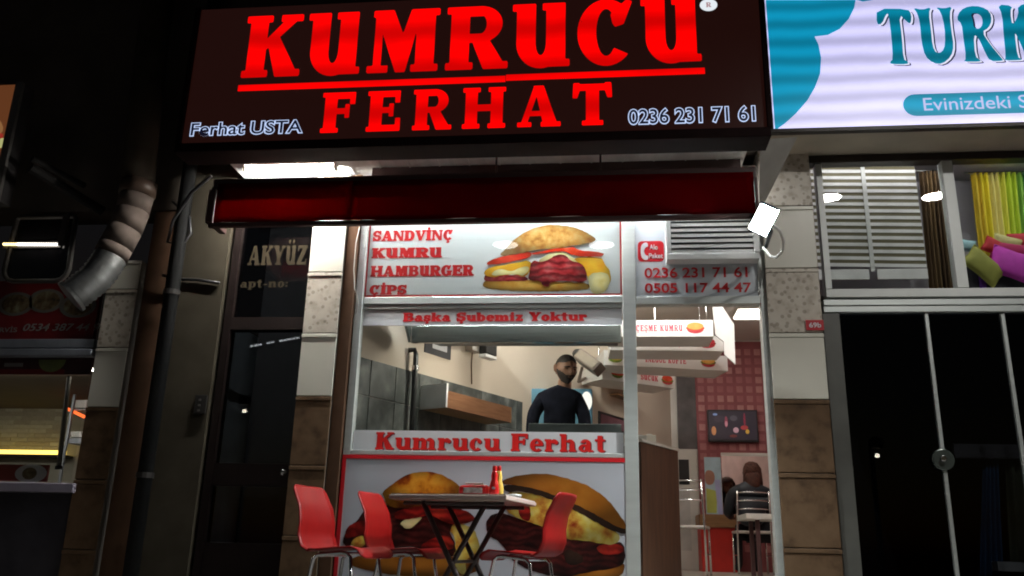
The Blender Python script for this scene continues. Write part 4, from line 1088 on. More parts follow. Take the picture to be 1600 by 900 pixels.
# loudspeaker tilted on the wall
ls = thing('wall_speaker', 'brown tilted loudspeaker with black round end fixed to the cream wall by the cook', 'speaker', (-0.204,2.200,2.248))
c0, c1 = Vector((-0.274,2.200,2.326)), Vector((-0.076,2.000,2.143))
d = (c1 - c0); ln = d.length; d.normalize()
u = Vector((0, -1, 0)); u = (u - d * u.dot(d)).normalized(); w = d.cross(u)
def lp_(a, b_, c): return c0 + d * a + u * b_ + w * c
M_spk = mat('speaker_brown', (.13, .10, .08), .5)
MB().hexa([lp_(0, -.06, -.06), lp_(ln, -.06, -.06), lp_(ln, .06, -.06), lp_(0, .06, -.06), lp_(0, -.06, .06), lp_(ln, -.06, .06), lp_(ln, .06, .06), lp_(0, .06, .06)]).build('body', M_spk, ls, bevel=.01)
MB().hexa([lp_(.01, .061, -.045), lp_(ln - .02, .061, -.045), lp_(ln - .02, .068, -.045), lp_(.01, .068, -.045), lp_(.01, .061, .045), lp_(ln - .02, .061, .045), lp_(ln - .02, .068, .045), lp_(.01, .068, .045)]).build('grille', mat('speaker_grille', (.2, .17, .13), .7), ls)
MB().tube([lp_(-.07, 0, 0), lp_(-.03, 0, 0), lp_(-.002, 0, 0)], [.045, .065, .065], 14).build('end_cap', M_black, ls)
MB().tube([lp_(ln * .4, 0, .076), lp_(ln * .4, -.1, .2), wp(3.642, 2.333, .005)], .015, 8).build('bracket', M_spk, ls)
# drinks fridge behind the cook
fg = thing('drinks_fridge', 'blue drinks fridge with a lit round emblem standing behind the cook', 'fridge', (.0, 2.7, FZ))
gx0, gx1, gz1 = -0.848, -0.157, 2.023
boxpart(fg, 'cabinet', blotch('fridge_blue', [(.05, .16, .24), (.10, .25, .34)], .4, 4), gx0, gx1, 2.35, 2.75, FZ, gz1, bevel=.01)
eb = (-0.264, -0.156, 1.798, 1.990)
ey = [(eb[0] + (eb[1] - eb[0]) * (.5 + .5 * math.cos(R(a)) * (1 if math.sin(R(a)) > 0 else 1)), eb[2] + (eb[3] - eb[2]) * (.5 + .5 * math.sin(R(a)))) for a in range(0, 360, 20)]
MB().prism(ey, 2.325, 2.348).build('lit_emblem', emit('fridge_glow', (1, .95, .85), 1.2), fg)
picture(fg, 'emblem_mark', [(smooth_poly([(eb[0] + .01, eb[2] + .05), (eb[0] + .04, eb[2] + .04), (eb[0] + .045, eb[2] + .075), (eb[0] + .015, eb[2] + .12)], 1), emit('fridge_mark', (.7, .03, .03), 1.0))], 2.324)
boxpart(fg, 'door_handle', M_chrome, gx0 + .04, gx0 + .06, 2.32, 2.348, 1.0, 1.5)
# griddle and counters
gr = thing('griddle', 'grey steel griddle with raised lid in front of the cook', 'griddle', (-.2, .45, FZ))
gz = 1.390
M_gsteel = mat('grey_steel', (.20, .23, .23), .4, metal=.4, var=.15)
boxpart(gr, 'lid_edge', M_gsteel, -0.603, .1, .34, .37, gz - .12, gz, bevel=.006)
boxpart(gr, 'hotplate', M_gsteel, -0.603, .1, .372, .66, gz - .14, gz - .1, bevel=.004)
boxpart(gr, 'body', M_gsteel, -0.603 + .01, .09, .345, .655, FZ, gz - .142)
ct = thing('wooden_counter', 'dark brown wooden counter side beside the shop doorway', 'counter', (.4, .6, FZ))
M_cw = blotch('counter_wood', [(.07, .035, .022), (.12, .06, .035)], .45, 5, stretch=(6, 6, .5))
ca, cbb = Vector((0.240,0.300,1.255)), Vector((0.559,0.920,1.277))
zt = ca.z
MB().hexa([(ca.x, ca.y, FZ), (cbb.x, cbb.y, FZ), (cbb.x, cbb.y, zt), (ca.x, ca.y, zt), (ca.x - .12, ca.y + .3, FZ), (cbb.x - .3, cbb.y + .2, FZ), (cbb.x - .3, cbb.y + .2, zt), (ca.x - .12, ca.y + .3, zt)]).build('body', M_cw, ct)
MB().hexa([(ca.x + .01, ca.y - .01, zt + .001), (cbb.x + .015, cbb.y, zt + .001), (cbb.x + .015, cbb.y, zt + .02), (ca.x + .01, ca.y - .01, zt + .02), (ca.x - .13, ca.y + .31, zt + .001), (cbb.x - .31, cbb.y + .21, zt + .001), (cbb.x - .31, cbb.y + .21, zt + .02), (ca.x - .13, ca.y + .31, zt + .02)]).build('top', M_offwhite, ct)
for i, (fx, h, m, lab) in enumerate(((.3, .05, mat('box_grey', (.3, .29, .26), .6), 'grey'), (.55, .075, mat('box_cream', (.5, .47, .4), .6), 'cream'))):
    q = ca.lerp(cbb, fx) + Vector((-.09, .08, zt + .021))
    q.z = zt + .021
    o = thing('napkin_box', 'small %s napkin box on the wooden counter by the doorway' % lab, 'box', q)
    MB().box(q.x - .05, q.x + .05, q.y - .05, q.y + .05, q.z, q.z + h).build('box', m, o, bevel=.004)
    MB().box(q.x - .02, q.x + .02, q.y - .03, q.y + .03, q.z + h + .001, q.z + h + .012).build('napkins', M_offwhite, o)
# hanging menu boards
M_board = mat('menu_board_white', (.80, .79, .77), .4, var=.03)
M_btxt = mat('menu_red', (.6, .06, .10), .5)
M_sidew = mat('menu_board_body', (.80, .78, .74), .6, var=.04)
def menu(label, pl, pr, h, depth, words, u0, u1, pics):
    pl, pr = Vector(pl), Vector(pr); pr.z = pl.z
    d = pr - pl; ln = d.length; d.normalize(); nb = Vector((-d.y, d.x, 0))
    t = thing('menu_board', label, 'menu board', pl + d * ln / 2, 'hanging menu boards over the counter')
    H = Vector((0, 0, h))
    e = .008
    MB().hexa([pl, pr, pr + H, pl + H, pl + nb * e, pr + nb * e, pr + H + nb * e, pl + H + nb * e]).build('face', M_board, t)
    face_ = t.children[0]
    MB().hexa([pl + nb * (e + .001), pr + nb * (e + .001), pr + H + nb * (e + .001), pl + H + nb * (e + .001), pl + nb * depth, pr + nb * depth, pr + H + nb * depth, pl + H + nb * depth]).build('box', M_sidew, t)
    for q in (.1, .9):
        a = pl + d * ln * q + nb * depth * .5 + H
        MB().tube([a, (a.x, a.y, CZ)], .006, 6).build('hanger', M_chrome, t)
    ax = (pl - nb * .002, d)
    if words: slab(face_, words, (ln * u0, h * .32, ln * u1, h * .70), 0, M_btxt, axis=ax, track=.12)
    for uc, cols in pics:
        for dz, hw, hh, c in ((.42, .075, .24, cols[2]), (.5, .085, .14, cols[1]), (.62, .075, .22, cols[0])):
            pts = [(ln * uc + hw * math.cos(R(a)), h * (dz) + h * hh * math.sin(R(a))) for a in range(0, 360, 24)]
            me = _fill('food_print', [pts], .0004)
            _place(me, 'food_print', c, face_, 0, (pl - nb * (.002 + .002 * dz), d))
    return t
menu('nearest and highest hanging menu board, with a sandwich print on its right', (0.006,1.500,2.351), (0.957,1.500,2.373), .155, .42, 'ÇEŞME KUMRU', .27, .71, [(.83, (P_bunlow, P_tom, P_ham))])
menu('second hanging menu board from the front, with a dark red sandwich print', (0.025,2.100,2.362), (1.127,2.150,2.334), .15, .42, 'SANDVİÇ', .36, .63, [(.86, (P_ham, P_red, P_ham))])
menu('third hanging menu board from the front, with a green burger print', (-0.035,2.600,2.319), (1.263,2.900,2.247), .16, .42, 'İNEGÖL KÖFTE', .33, .66, [(.84, (P_bunlow, P_green, P_ham)), (.09, (P_tom, P_cheese, P_green))])
menu('lowest and farthest hanging menu board over the counter', (-0.058,2.950,2.239), (0.754,3.500,2.202), .16, .42, 'SUCUK', .52, .76, [(.89, (P_tom, P_green, P_ham)), (.2, (P_tom, P_tom, P_green))])
sbp = MB().prism([(0.967,2.704),(1.051,2.654),(1.152,2.483),(1.145,2.108),(1.053,2.197),(1.053,2.316),(0.976,2.382)], 1.56, 1.585)
tag(sbp.build('hanging_side_panel', M_board, None), 'white slanted side panel hanging at the right end of the menu boards', 'panel')
# small white table inside and chrome chairs
it = thing('cafe_table', 'small white cafe table inside the doorway at the right', 'table', (1.468,2.600,0.280))
q = (1.324,0.799,1.771,0.848)
boxpart(it, 'table_top', M_offwhite, q[0], q[2], 2.6, 3.2, q[1], q[3] + .005, bevel=.004)
for x, y in ((q[0] + .12, 2.7), (q[0] + .12, 3.1), (q[2] - .06, 2.7), (q[2] - .06, 3.1)):
    boxpart(it, 'leg', mat('table_leg', (.07, .03, .03), .5), x - .02, x + .02, y - .02, y + .02, FZ, q[1] - .001)
def metal_chair(label, loc, rot):
    c = thing('metal_chair', label, 'chair', (0, 0, 0), 'chrome framed chairs inside the shop')
    MB().box(-.2, .2, -.2, .2, .44, .47).build('seat', mat('chair_seat_pale', (.5, .46, .42), .5), c, bevel=.012)
    for sx in (-1, 1):
        MB().tube([(sx * .19, -.19, 0), (sx * .185, -.19, .44), (sx * .18, -.22, .66), (sx * .175, -.26, .9)], .011, 8).build('rear_leg', M_chrome, c, smooth=True)
        MB().tube([(sx * .19, .19, 0), (sx * .185, .185, .44)], .011, 8).build('front_leg', M_chrome, c, smooth=True)
    for z, yb in ((.88, -.256), (.79, -.243), (.70, -.228)):
        MB().tube([(-.176, yb, z), (-.08, yb - .025, z + .006), (.08, yb - .025, z + .006), (.176, yb, z)], .008, 8).build('back_bar', M_chrome, c, smooth=True)
    for sx in (-1, 1):
        MB().tube([(sx * .188, -.19, .2), (sx * .188, .19, .2)], .007, 6).build('stretcher', M_chrome, c)
    c.location = loc; c.rotation_euler = (0, 0, rot)
    return c

# ================================================================== people
def skin_mesh(name, verts, edges, m, parent=None, sub=2, root=0):
    """verts: (x, y, z, rx, ry)"""
    me = bpy.data.meshes.new(name)
    off = Vector(parent.get('_o', (0, 0, 0))) if parent else Vector((0, 0, 0))
    me.from_pydata([tuple(Vector(v[:3]) - off) for v in verts], edges, [])
    o = bpy.data.objects.new(name, me)
    COL.objects.link(o)
    o.modifiers.new('skin', 'SKIN')
    s = o.modifiers.new('sub', 'SUBSURF'); s.levels = sub; s.render_levels = sub
    if not me.skin_vertices:
        me.attributes.new('skin', 'FLOAT', 'POINT') if False else None
    dg = bpy.context.evaluated_depsgraph_get()
    for i, v in enumerate(verts):
        me.skin_vertices[0].data[i].radius = (v[3], v[4])
        me.skin_vertices[0].data[i].use_root = (i == root)
    o.modifiers['skin'].use_smooth_shade = True
    me2 = bpy.data.meshes.new_from_object(o.evaluated_get(bpy.context.evaluated_depsgraph_get()))
    bpy.data.objects.remove(o)
    me2.materials.clear(); me2.materials.append(m)
    me2.polygons.foreach_set('use_smooth', [True] * len(me2.polygons))
    r = bpy.data.objects.new(name, me2)
    COL.objects.link(r)
    if parent: r.parent = parent
    r['_o'] = tuple(off)
    return r
M_skin = blotch('skin', [(.22, .115, .075), (.29, .16, .105)], .5, 12)
M_jumper = mat('navy_jumper', (.010, .011, .018), .95, var=.35, scale=14, bump=.2, spec=.05)
M_trouser = mat('dark_trousers', (.02, .02, .025), .9, var=.2)
M_hair = mat('dark_hair', (.022, .016, .013), .7, var=.4, scale=60, bump=.4)
M_beard = mat('beard', (.03, .022, .018), .8, var=.4, scale=70, bump=.4)

def head(parent, c, yaw, tilt, H, skin, hair, beard=None, longhair=False):
    """a head of height H about its centre c, looking along yaw (0 = -y, positive turns to +x), tilt down"""
    bm = bmesh.new()
    bmesh.ops.create_icosphere(bm, subdivisions=5, radius=1.0)
    M = Matrix.Translation(c) @ Matrix.Rotation(yaw, 4, 'Z') @ Matrix.Rotation(tilt, 4, 'X')
    off = Vector(parent.get('_o', (0, 0, 0)))
    hm, bmk = [], []
    def sm(a, b, t):
        t = max(0, min(1, (t - a) / (b - a))); return t * t * (3 - 2 * t)
    for v in bm.verts:
        x, y, z = v.co
        px, py, pz = x * .36, y * .46, z * .5
        if z < .1:
            k = sm(.1, -1, z)
            px *= 1 - .32 * k
            py = py * (1 - .16 * k) - .05 * k
        if y < 0:                                  # the face
            g = math.exp(-((x / .16) ** 2)) * sm(0, -.7, y)
            py -= .085 * g * math.exp(-(((z + .12) / .13) ** 2))      # nose tip
            py -= .03 * g * math.exp(-(((z - .08) / .16) ** 2))       # bridge
            py -= .03 * math.exp(-((x / .35) ** 2)) * math.exp(-(((z - .24) / .09) ** 2)) * sm(0, -.6, y)   # brow
            for sx in (-.38, .38):
                py += .045 * math.exp(-(((x - sx) / .17) ** 2) - (((z - .08) / .1) ** 2)) * sm(0, -.5, y)    # eye sockets
            py -= .035 * math.exp(-((x / .28) ** 2)) * math.exp(-(((z + .42) / .1) ** 2)) * sm(0, -.5, y)    # lips
            py += .02 * math.exp(-((x / .3) ** 2)) * math.exp(-(((z + .42) / .018) ** 2))
            py -= .05 * math.exp(-((x / .35) ** 2)) * math.exp(-(((z + .78) / .16) ** 2))                    # chin
        v.co = Vector((px, py, pz)) * H
        hm.append((x, y, z))
    for f in bm.faces: f.smooth = True
    for v in bm.verts: v.co = (M @ v.co) - off
    me = bpy.data.meshes.new('head'); bm.to_mesh(me); bm.free()
    me.materials.append(skin)
    o = bpy.data.objects.new('head', me); COL.objects.link(o); o.parent = parent; o['_o'] = tuple(off)
    def shell(name, m, test, grow, jitter=.0):
        b2 = bmesh.new(); b2.from_mesh(me)
        b2.verts.ensure_lookup_table()
        dele = [f for f in b2.faces if not all(test(*hm[v.index]) for v in f.verts)]
        b2.normal_update()
        for v in b2.verts:
            v.co = v.co + v.normal * (grow + random.uniform(-jitter, jitter)) * H
        bmesh.ops.delete(b2, geom=dele, context='FACES')
        m2 = bpy.data.meshes.new(name); b2.to_mesh(m2); b2.free()
        m2.materials.clear(); m2.materials.append(m)
        p = bpy.data.objects.new(name, m2); COL.objects.link(p); p.parent = parent; p['_o'] = tuple(off)
        return p
    if longhair:
        shell('hair', hair, lambda x, y, z: z > .55 or y > -.25, .07, .02)
    else:
        shell('hair', hair, lambda x, y, z: (z > .62 - .25 * abs(x) and y > -.85) or (y > -.12 and z > -.28 - .25 * y and not (z < .1 and y < .12)), .018, .006)
    if beard:
        shell('beard', beard, lambda x, y, z: y < -.08 and z < (-.27 if abs(x) < .4 else -.27 + .5 * (abs(x) - .4)) and not (abs(x) < .2 and -.46 < z < -.40), .024, .004)
    for sx in (-1, 1):
        e = MB()
        cs = [(.36, .02, .1), (.385, .05, .14), (.40, .075, .06), (.385, .05, -.08), (.36, .015, -.13), (.355, .0, -.02)]
        pts = [M @ (Vector((sx * a, b_, c_)) * H) for a, b_, c_ in cs]
        e.tube(pts + [pts[0]], [.035 * H] * 7, 7)
        e.build('ear', skin, parent, smooth=True)
        ec = M @ (Vector((sx * .14, -.415, .045)) * H)
        e = MB().lathe((ec.x, ec.y, ec.z), [(0, -.014 * H), (.026 * H, -.009 * H), (.034 * H, 0), (.026 * H, .009 * H), (0, .014 * H)], 10)
        e.build('eye', mat('eye_dark', (.03, .02, .02), .2), parent, smooth=True)
        bp_ = [M @ (Vector((sx * a, b_, c_)) * H) for a, b_, c_ in ((.05, -.455, .115), (.13, -.445, .135), (.21, -.40, .12), (.25, -.36, .10))]
        MB().tube(bp_, [.016 * H, .02 * H, .016 * H, .008 * H], 6).build('eyebrow', hair, parent, smooth=True)
    return o

def hand(parent, wrist, direction, up, m, side):
    d = Vector(direction).normalized(); u = Vector(up); u = (u - d * u.dot(d)).normalized(); s = d.cross(u) * side
    w = Vector(wrist)
    palm_ = skin_mesh('palm', [(*(w), .026, .02), (*(w + d * .05), .04, .017), (*(w + d * .09), .038, .014)], [(0, 1), (1, 2)], m, parent, 2)
    for i, (a, l) in enumerate(((-.03, .07), (-.01, .08), (.011, .075), (.031, .06))):
        b0 = w + d * .085 + s * a
        b1 = b0 + d * l * .45 - u * .006; b2 = b1 + d * l * .3 - u * .016; b3 = b2 + d * l * .22 - u * .02
        skin_mesh('finger', [(*b0, .0095, .0095), (*b1, .009, .009), (*b2, .008, .008), (*b3, .0065, .0065)], [(0, 1), (1, 2), (2, 3)], m, palm_, 1)
    t0 = w + d * .03 - s * .03; t1 = t0 + d * .03 - s * .022; t2 = t1 + d * .03 - s * .004
    skin_mesh('thumb', [(*t0, .012, .012), (*t1, .0105, .0105), (*t2, .008, .008)], [(0, 1), (1, 2)], m, palm_, 1)

# the cook behind the griddle
hc = Vector((-0.350,0.920,1.927))
MX, MY = -0.403, .95
man = thing('person', 'bearded cook in a dark navy jumper looking down behind the serving glass', 'person', (MX, MY, FZ))
zs = hc.z - .205                                         # shoulder line
nk = Vector((hc.x - .012, hc.y + .035, hc.z))
V = [(MX, MY, FZ + .95, .145, .11), (MX, MY, FZ + 1.12, .14, .105), (MX + .002, MY + .005, zs - .17, .145, .105), (MX + .004, MY + .01, zs - .035, .125, .09), (nk.x, nk.y, zs + .05, .075, .075)]
E = [(0, 1), (1, 2), (2, 3), (3, 4)]
gzz = gz + .0
for sx, ex, hx, hy in ((-1, -.25, -.10, .62), (1, .24, .10, .60)):
    b0 = len(V)
    V += [(MX + sx * .145, MY + .005, zs - .045, .07, .07), (MX + ex * .87, MY - .02, zs - .18, .06, .06), (MX + ex * .9, MY - .08, zs - .36, .052, .052), (MX + hx * 1.6, MY - .22, gzz + .0, .046, .046), (MX + hx, hy + .07, gzz - .025, .04, .036)]
    E += [(3, b0), (b0, b0 + 1), (b0 + 1, b0 + 2), (b0 + 2, b0 + 3), (b0 + 3, b0 + 4)]
for sx in (-1, 1):
    pass
skin_mesh('jumper', V, E, M_jumper, man, 2, 0)
V = [(MX, MY, FZ + .94, .15, .115)]; E = []
for sx in (-1, 1):
    b0 = len(V)
    V += [(MX + sx * .09, MY, FZ + .84, .088, .092), (MX + sx * .1, MY - .01, FZ + .48, .062, .064), (MX + sx * .1, MY, FZ + .1, .05, .052), (MX + sx * .11, MY - .1, FZ + .045, .042, .04)]
    E += [(0, b0), (b0, b0 + 1), (b0 + 1, b0 + 2), (b0 + 2, b0 + 3)]
skin_mesh('trousers', V, E, M_trouser, man, 2, 0)
skin_mesh('neck', [(nk.x - .004, nk.y + .01, zs + .0, .068, .07), (nk.x, nk.y, zs + .08, .062, .066), (hc.x, hc.y + .02, hc.z - .05, .06, .066)], [(0, 1), (1, 2)], M_skin, man, 2)
head(man, hc, R(28), R(16), .245, M_skin, M_hair, M_beard)
for sx, hx in ((-1, -.10), (1, .10)):
    hand(man, (MX + hx, .66, gzz - .02), (-.15 * sx, -1, -.02), (0, 0, 1), M_skin, sx)

# guest sitting at the back, seen from behind
GX, GY = 1.628, 4.25
guest = thing('person', 'guest with reddish brown hair and dark jacket sitting with back turned inside the shop', 'person', (GX, GY, FZ))
M_jacket = mat('dark_jacket', (.016, .020, .028), .55, var=.3, scale=8, bump=.3)
sz = FZ + .40
V = [(GX, GY, sz + .1, .17, .13), (GX, GY + .0, sz + .3, .17, .12), (GX + .01, GY + .03, sz + .46, .19, .115), (GX + .01, GY + .05, sz + .55, .14, .09), (GX + .02, GY + .07, sz + .63, .06, .06)]
E = [(0, 1), (1, 2), (2, 3), (3, 4)]
for sx in (-1, 1):
    b0 = len(V)
    V += [(GX + sx * .19, GY + .05, sz + .5, .075, .075), (GX + sx * .25, GY + .1, sz + .28, .06, .06), (GX + sx * .18, GY + .34, sz + .24, .045, .045)]
    E += [(3, b0), (b0, b0 + 1), (b0 + 1, b0 + 2)]
skin_mesh('jacket', V, E, M_jacket, guest, 2, 0)
V = [(GX, GY, sz + .08, .16, .12)]; E = []
for sx in (-1, 1):
    b0 = len(V)
    V += [(GX + sx * .09, GY + .1, sz + .06, .085, .08), (GX + sx * .1, GY + .44, sz + .05, .062, .062), (GX + sx * .1, GY + .42, FZ + .1, .046, .046), (GX + sx * .11, GY + .54, FZ + .04, .04, .035)]
    E += [(0, b0), (b0, b0 + 1), (b0 + 1, b0 + 2), (b0 + 2, b0 + 3)]
skin_mesh('trousers', V, E, M_trouser, guest, 2, 0)
gh = Vector((GX + .05, GY + .1, sz + .73))
head(guest, gh, R(175), R(14), .235, M_skin, mat('red_brown_hair', (.07, .022, .013), .8, var=.4, scale=40, bump=.4), longhair=True)
for sx in (-1, 1):
    hand(guest, (GX + sx * .17, GY + .36, sz + .24), (-.2 * sx, 1, 0), (0, 0, 1), M_skin, -sx)
skin_mesh('hair_back', [(gh.x, gh.y - .06, gh.z + .02, .1, .07), (gh.x - .01, gh.y - .1, gh.z - .1, .1, .055), (gh.x - .015, gh.y - .13, gh.z - .2, .085, .035)], [(0, 1), (1, 2)], MATS['red_brown_hair'], guest, 2)
for k_ in range(26):
    a_ = R(150 + 240 * k_ / 25)
    r0 = .085 + random.uniform(-.008, .012)
    q0 = Vector((gh.x + .02 * math.cos(a_), gh.y + .02 * math.sin(a_), gh.z + .125))
    q1 = Vector((gh.x + r0 * math.cos(a_), gh.y + r0 * math.sin(a_), gh.z + .05))
    q2 = Vector((gh.x + r0 * 1.12 * math.cos(a_), gh.y + r0 * 1.12 * math.sin(a_) - .02, gh.z - .09 - random.uniform(0, .03)))
    q3 = Vector((gh.x + r0 * 1.05 * math.cos(a_ + .15), gh.y + r0 * 1.05 * math.sin(a_) - .05, gh.z - .19 - random.uniform(0, .06)))
    MB().tube([q0, q0.lerp(q1, .6) + Vector((0, 0, .02)), q1, q1.lerp(q2, .5), q2, q3], [.012, .016, .017, .017, .015, .004], 6).build('hair_strand', MATS['red_brown_hair'], guest, smooth=True)
metal_chair('chrome framed chair the guest sits on at the back', (GX, GY + .02, FZ), 0)
metal_chair('chrome framed chair standing empty by the wooden counter', (0.776, 2.75, FZ), R(-12))

# ================================================================== table and chairs on the pavement
M_shell = mat('red_plastic', (.24, .006, .006), .42, var=.14, scale=6, spec=.22)
def red_chair(label, loc, rot):
    """faces +x"""
    c = thing('red_chair', label, 'chair', (0, 0, 0), 'red plastic chairs at the pavement table')
    prof = [(.43, .395), (.415, .425), (.36, .447), (.25, .44), (.13, .428), (.06, .43), (.015, .455), (-.012, .52), (-.012, .60), (-.03, .68), (-.075, .765), (-.10, .81)]
    def fn(u, v):
        t = v * (len(prof) - 1); i = min(int(t), len(prof) - 2); f = t - i
        x = prof[i][0] * (1 - f) + prof[i + 1][0] * f; z = prof[i][1] * (1 - f) + prof[i + 1][1] * f
        half = .215
        if v > .62: half = .215 - .03 * ((v - .62) / .38)
        e = 0
        if v > .94: half -= .035 * ((v - .94) / .06) ** 2
        if v < .08: half -= .05 * ((.08 - v) / .08) ** 2
        y = (u - .5) * 2
        cup = .022 * y * y
        if v < .45: z += cup * (.6 if v > .12 else .1)
        else: x += cup * .8
        return (x, y * half, z)
    MB().grid(fn, 10, 33).build('shell', M_shell, c, smooth=True, solid=.007)
    for sy in (-1, 1):
        y = sy * .175
        lg_ = MB().tube([(.05, y * 1.2, 0), (.075, y * 1.1, .2), (.10, y, .385), (.125, y, .408), (.17, y, .415), (.28, y, .425), (.315, y, .42), (.34, y, .40), (.375, y * 1.1, .2), (.41, y * 1.2, 0)], .0115, 8).build('leg', M_chrome, c, smooth=True)
        for xx in (.05, .41):
            MB().lathe((xx, y * 1.2, 0), [(0, .0), (.016, 0), (.016, .02), (.012, .024), (0, .024)], 8).build('rubber_foot', M_black, lg_)
    MB().tube([(.13, -.175, .408), (.13, .175, .408)], .01, 8).build('crossbar', M_chrome, c)
    MB().tube([(.30, -.175, .42), (.30, .175, .42)], .01, 8).build('crossbar', M_chrome, c)
    c.location = loc; c.rotation_euler = (0, 0, rot)
    return c
red_chair('front left red plastic chair, nearest the dark apartment door', (-1.766 , -.95, 0), R(-12))
red_chair('rear left red plastic chair, close to the burger panel', (-1.525, -.42, 0), R(-10))
red_chair('red plastic chair on the right side of the pavement table, facing left', (-0.332, -.62, 0), R(163))
tb = thing('pavement_table', 'square pale topped table with crossed dark legs on the pavement', 'table', (-.9, -.75, 0))
TR = R(-9)
tc_ = Vector((-0.928 + .03, -.68, 0)); TZ = 0.773
def tpt(a, b_, z): return (tc_.x + a * math.cos(TR) - b_ * math.sin(TR), tc_.y + a * math.sin(TR) + b_ * math.cos(TR), z)
def tbox(name, m, a0, a1, b0, b1, z0, z1, bevel=0):
    return MB().hexa([tpt(a0, b0, z0), tpt(a1, b0, z0), tpt(a1, b0, z1), tpt(a0, b0, z1), tpt(a0, b1, z0), tpt(a1, b1, z0), tpt(a1, b1, z1), tpt(a0, b1, z1)]).build(name, m, tb, bevel=bevel)
hw = .365
tbox('table_top', mat('table_laminate', (.38, .31, .26), .4, var=.1), -hw, hw, -hw, hw, TZ - .035, TZ - .004, .006)
tbox('edge_band', mat('table_edge', (.45, .36, .33), .4, var=.1), -hw - .004, hw + .004, -hw - .004, hw + .004, TZ - .03, TZ - .008, .003)
tbox('cloth_sheet', mat('table_sheet', (.55, .5, .5), .35, var=.05), -hw + .005, hw - .005, -hw + .005, hw - .005, TZ - .0035, TZ)
M_leg = mat('table_leg_dark', (.035, .022, .022), .45, var=.2)
for sb_ in (-1, 1):
    y = sb_ * .24
    MB().tube([tpt(-.2, y, TZ - .036), tpt(.2, y, .02)], .017, 8).build('leg', M_leg, tb, smooth=True)
    MB().tube([tpt(.2, y * .86, TZ - .036), tpt(-.2, y * .86, .02)], .017, 8).build('leg', M_leg, tb, smooth=True)
    MB().tube([tpt(-.32, y, TZ - .05), tpt(.32, y, TZ - .05)], .012, 8).build('rail', M_leg, tb)
MB().tube([tpt(0, -.26, TZ * .5), tpt(0, .26, TZ * .5)], .01, 8).build('pivot_rod', M_leg, tb)
for x in (-.2, .2):
    MB().tube([tpt(x, -.3, .02), tpt(x, .3, .02)], .017, 8).build('foot_bar', M_leg, tb)
# bottles and napkin holder on the table
def bottle(label, c, m, mcap, hgt, group=None):
    o = thing('sauce_bottle', label, 'bottle', c, 'sauce bottles on the pavement table')
    s = hgt / .2
    MB().lathe(c, [(0, 0), (.031 * s, 0), (.034 * s, .006 * s), (.034 * s, .06 * s), (.028 * s, .085 * s), (.021 * s, .105 * s), (.023 * s, .13 * s), (.019 * s, .155 * s), (.014 * s, .166 * s), (0, .166 * s)], 20).build('body', m, o, smooth=True)
    MB().lathe(c, [(0, .1665 * s), (.016 * s, .1665 * s), (.016 * s, .19 * s), (.013 * s, .2 * s), (0, .2 * s)], 16).build('cap', mcap, o)
    lc = Vector((c[0], c[1] - .0342 * s, c[2] + .045 * s))
    MB().prism([(lc.x + .011 * math.cos(R(a)), lc.z + .008 * math.sin(R(a))) for a in range(0, 360, 24)], lc.y - .0006, lc.y + .003).build('label', M_white, o.children[0])
    return o
M_ketchup = mat('ketchup_red', (.55, .015, .015), .3)
bq = Vector((-0.681,-0.980,0.787))
bottle('red ketchup bottle standing on the pavement table', (bq.x, bq.y, TZ + .0005), M_ketchup, M_ketchup, .172)
bottle('yellow mustard bottle just behind the ketchup bottle', (bq.x + .018, bq.y + .068, TZ + .0005), mat('mustard', (.62, .42, .08), .3), M_ketchup, .178)
nh = Vector((-0.798,-0.970,0.782))
no = thing('napkin_holder', 'low red napkin holder with grey label beside the ketchup bottle', 'napkin holder', (nh.x, nh.y, TZ))
MB().hexa([(nh.x - .095, nh.y - .04, TZ + .0005), (nh.x + .085, nh.y - .04, TZ + .0005), (nh.x + .08, nh.y - .04, TZ + .06), (nh.x - .09, nh.y - .04, TZ + .052), (nh.x - .095, nh.y + .05, TZ + .0005), (nh.x + .085, nh.y + .05, TZ + .0005), (nh.x + .08, nh.y + .05, TZ + .06), (nh.x - .09, nh.y + .05, TZ + .052)]).build('tray', M_ketchup, no, bevel=.012)
MB().box(nh.x - .065, nh.x + .05, nh.y - .044, nh.y - .0405, TZ + .008, TZ + .04).build('label_plate', blotch('holder_label', [(.25, .2, .18), (.5, .45, .42)], .5, 40), no, bevel=.002)
MB().box(nh.x - .06, nh.x + .05, nh.y - .01, nh.y + .02, TZ + .061, TZ + .072).build('napkins', M_offwhite, no, bevel=.003)
ash = Vector((-0.521,-0.800,0.789))
ao = thing('ashtray', 'small glass ashtray at the right end of the pavement table', 'ashtray', (ash.x - .06, ash.y + .06, TZ))
MB().lathe((ash.x - .06, ash.y + .06, TZ + .0005), [(0, .004), (.03, .004), (.034, .018), (.042, .02), (.045, .012), (.036, 0), (0, 0)], 16).build('bowl', mat('frosted_glass', (.5, .52, .52), .15), ao, smooth=True)
MB().box(ash.x - .075, ash.x - .045, ash.y + .04, ash.y + .048, TZ + .0205, TZ + .027).build('cigarette_end', M_offwhite, ao)

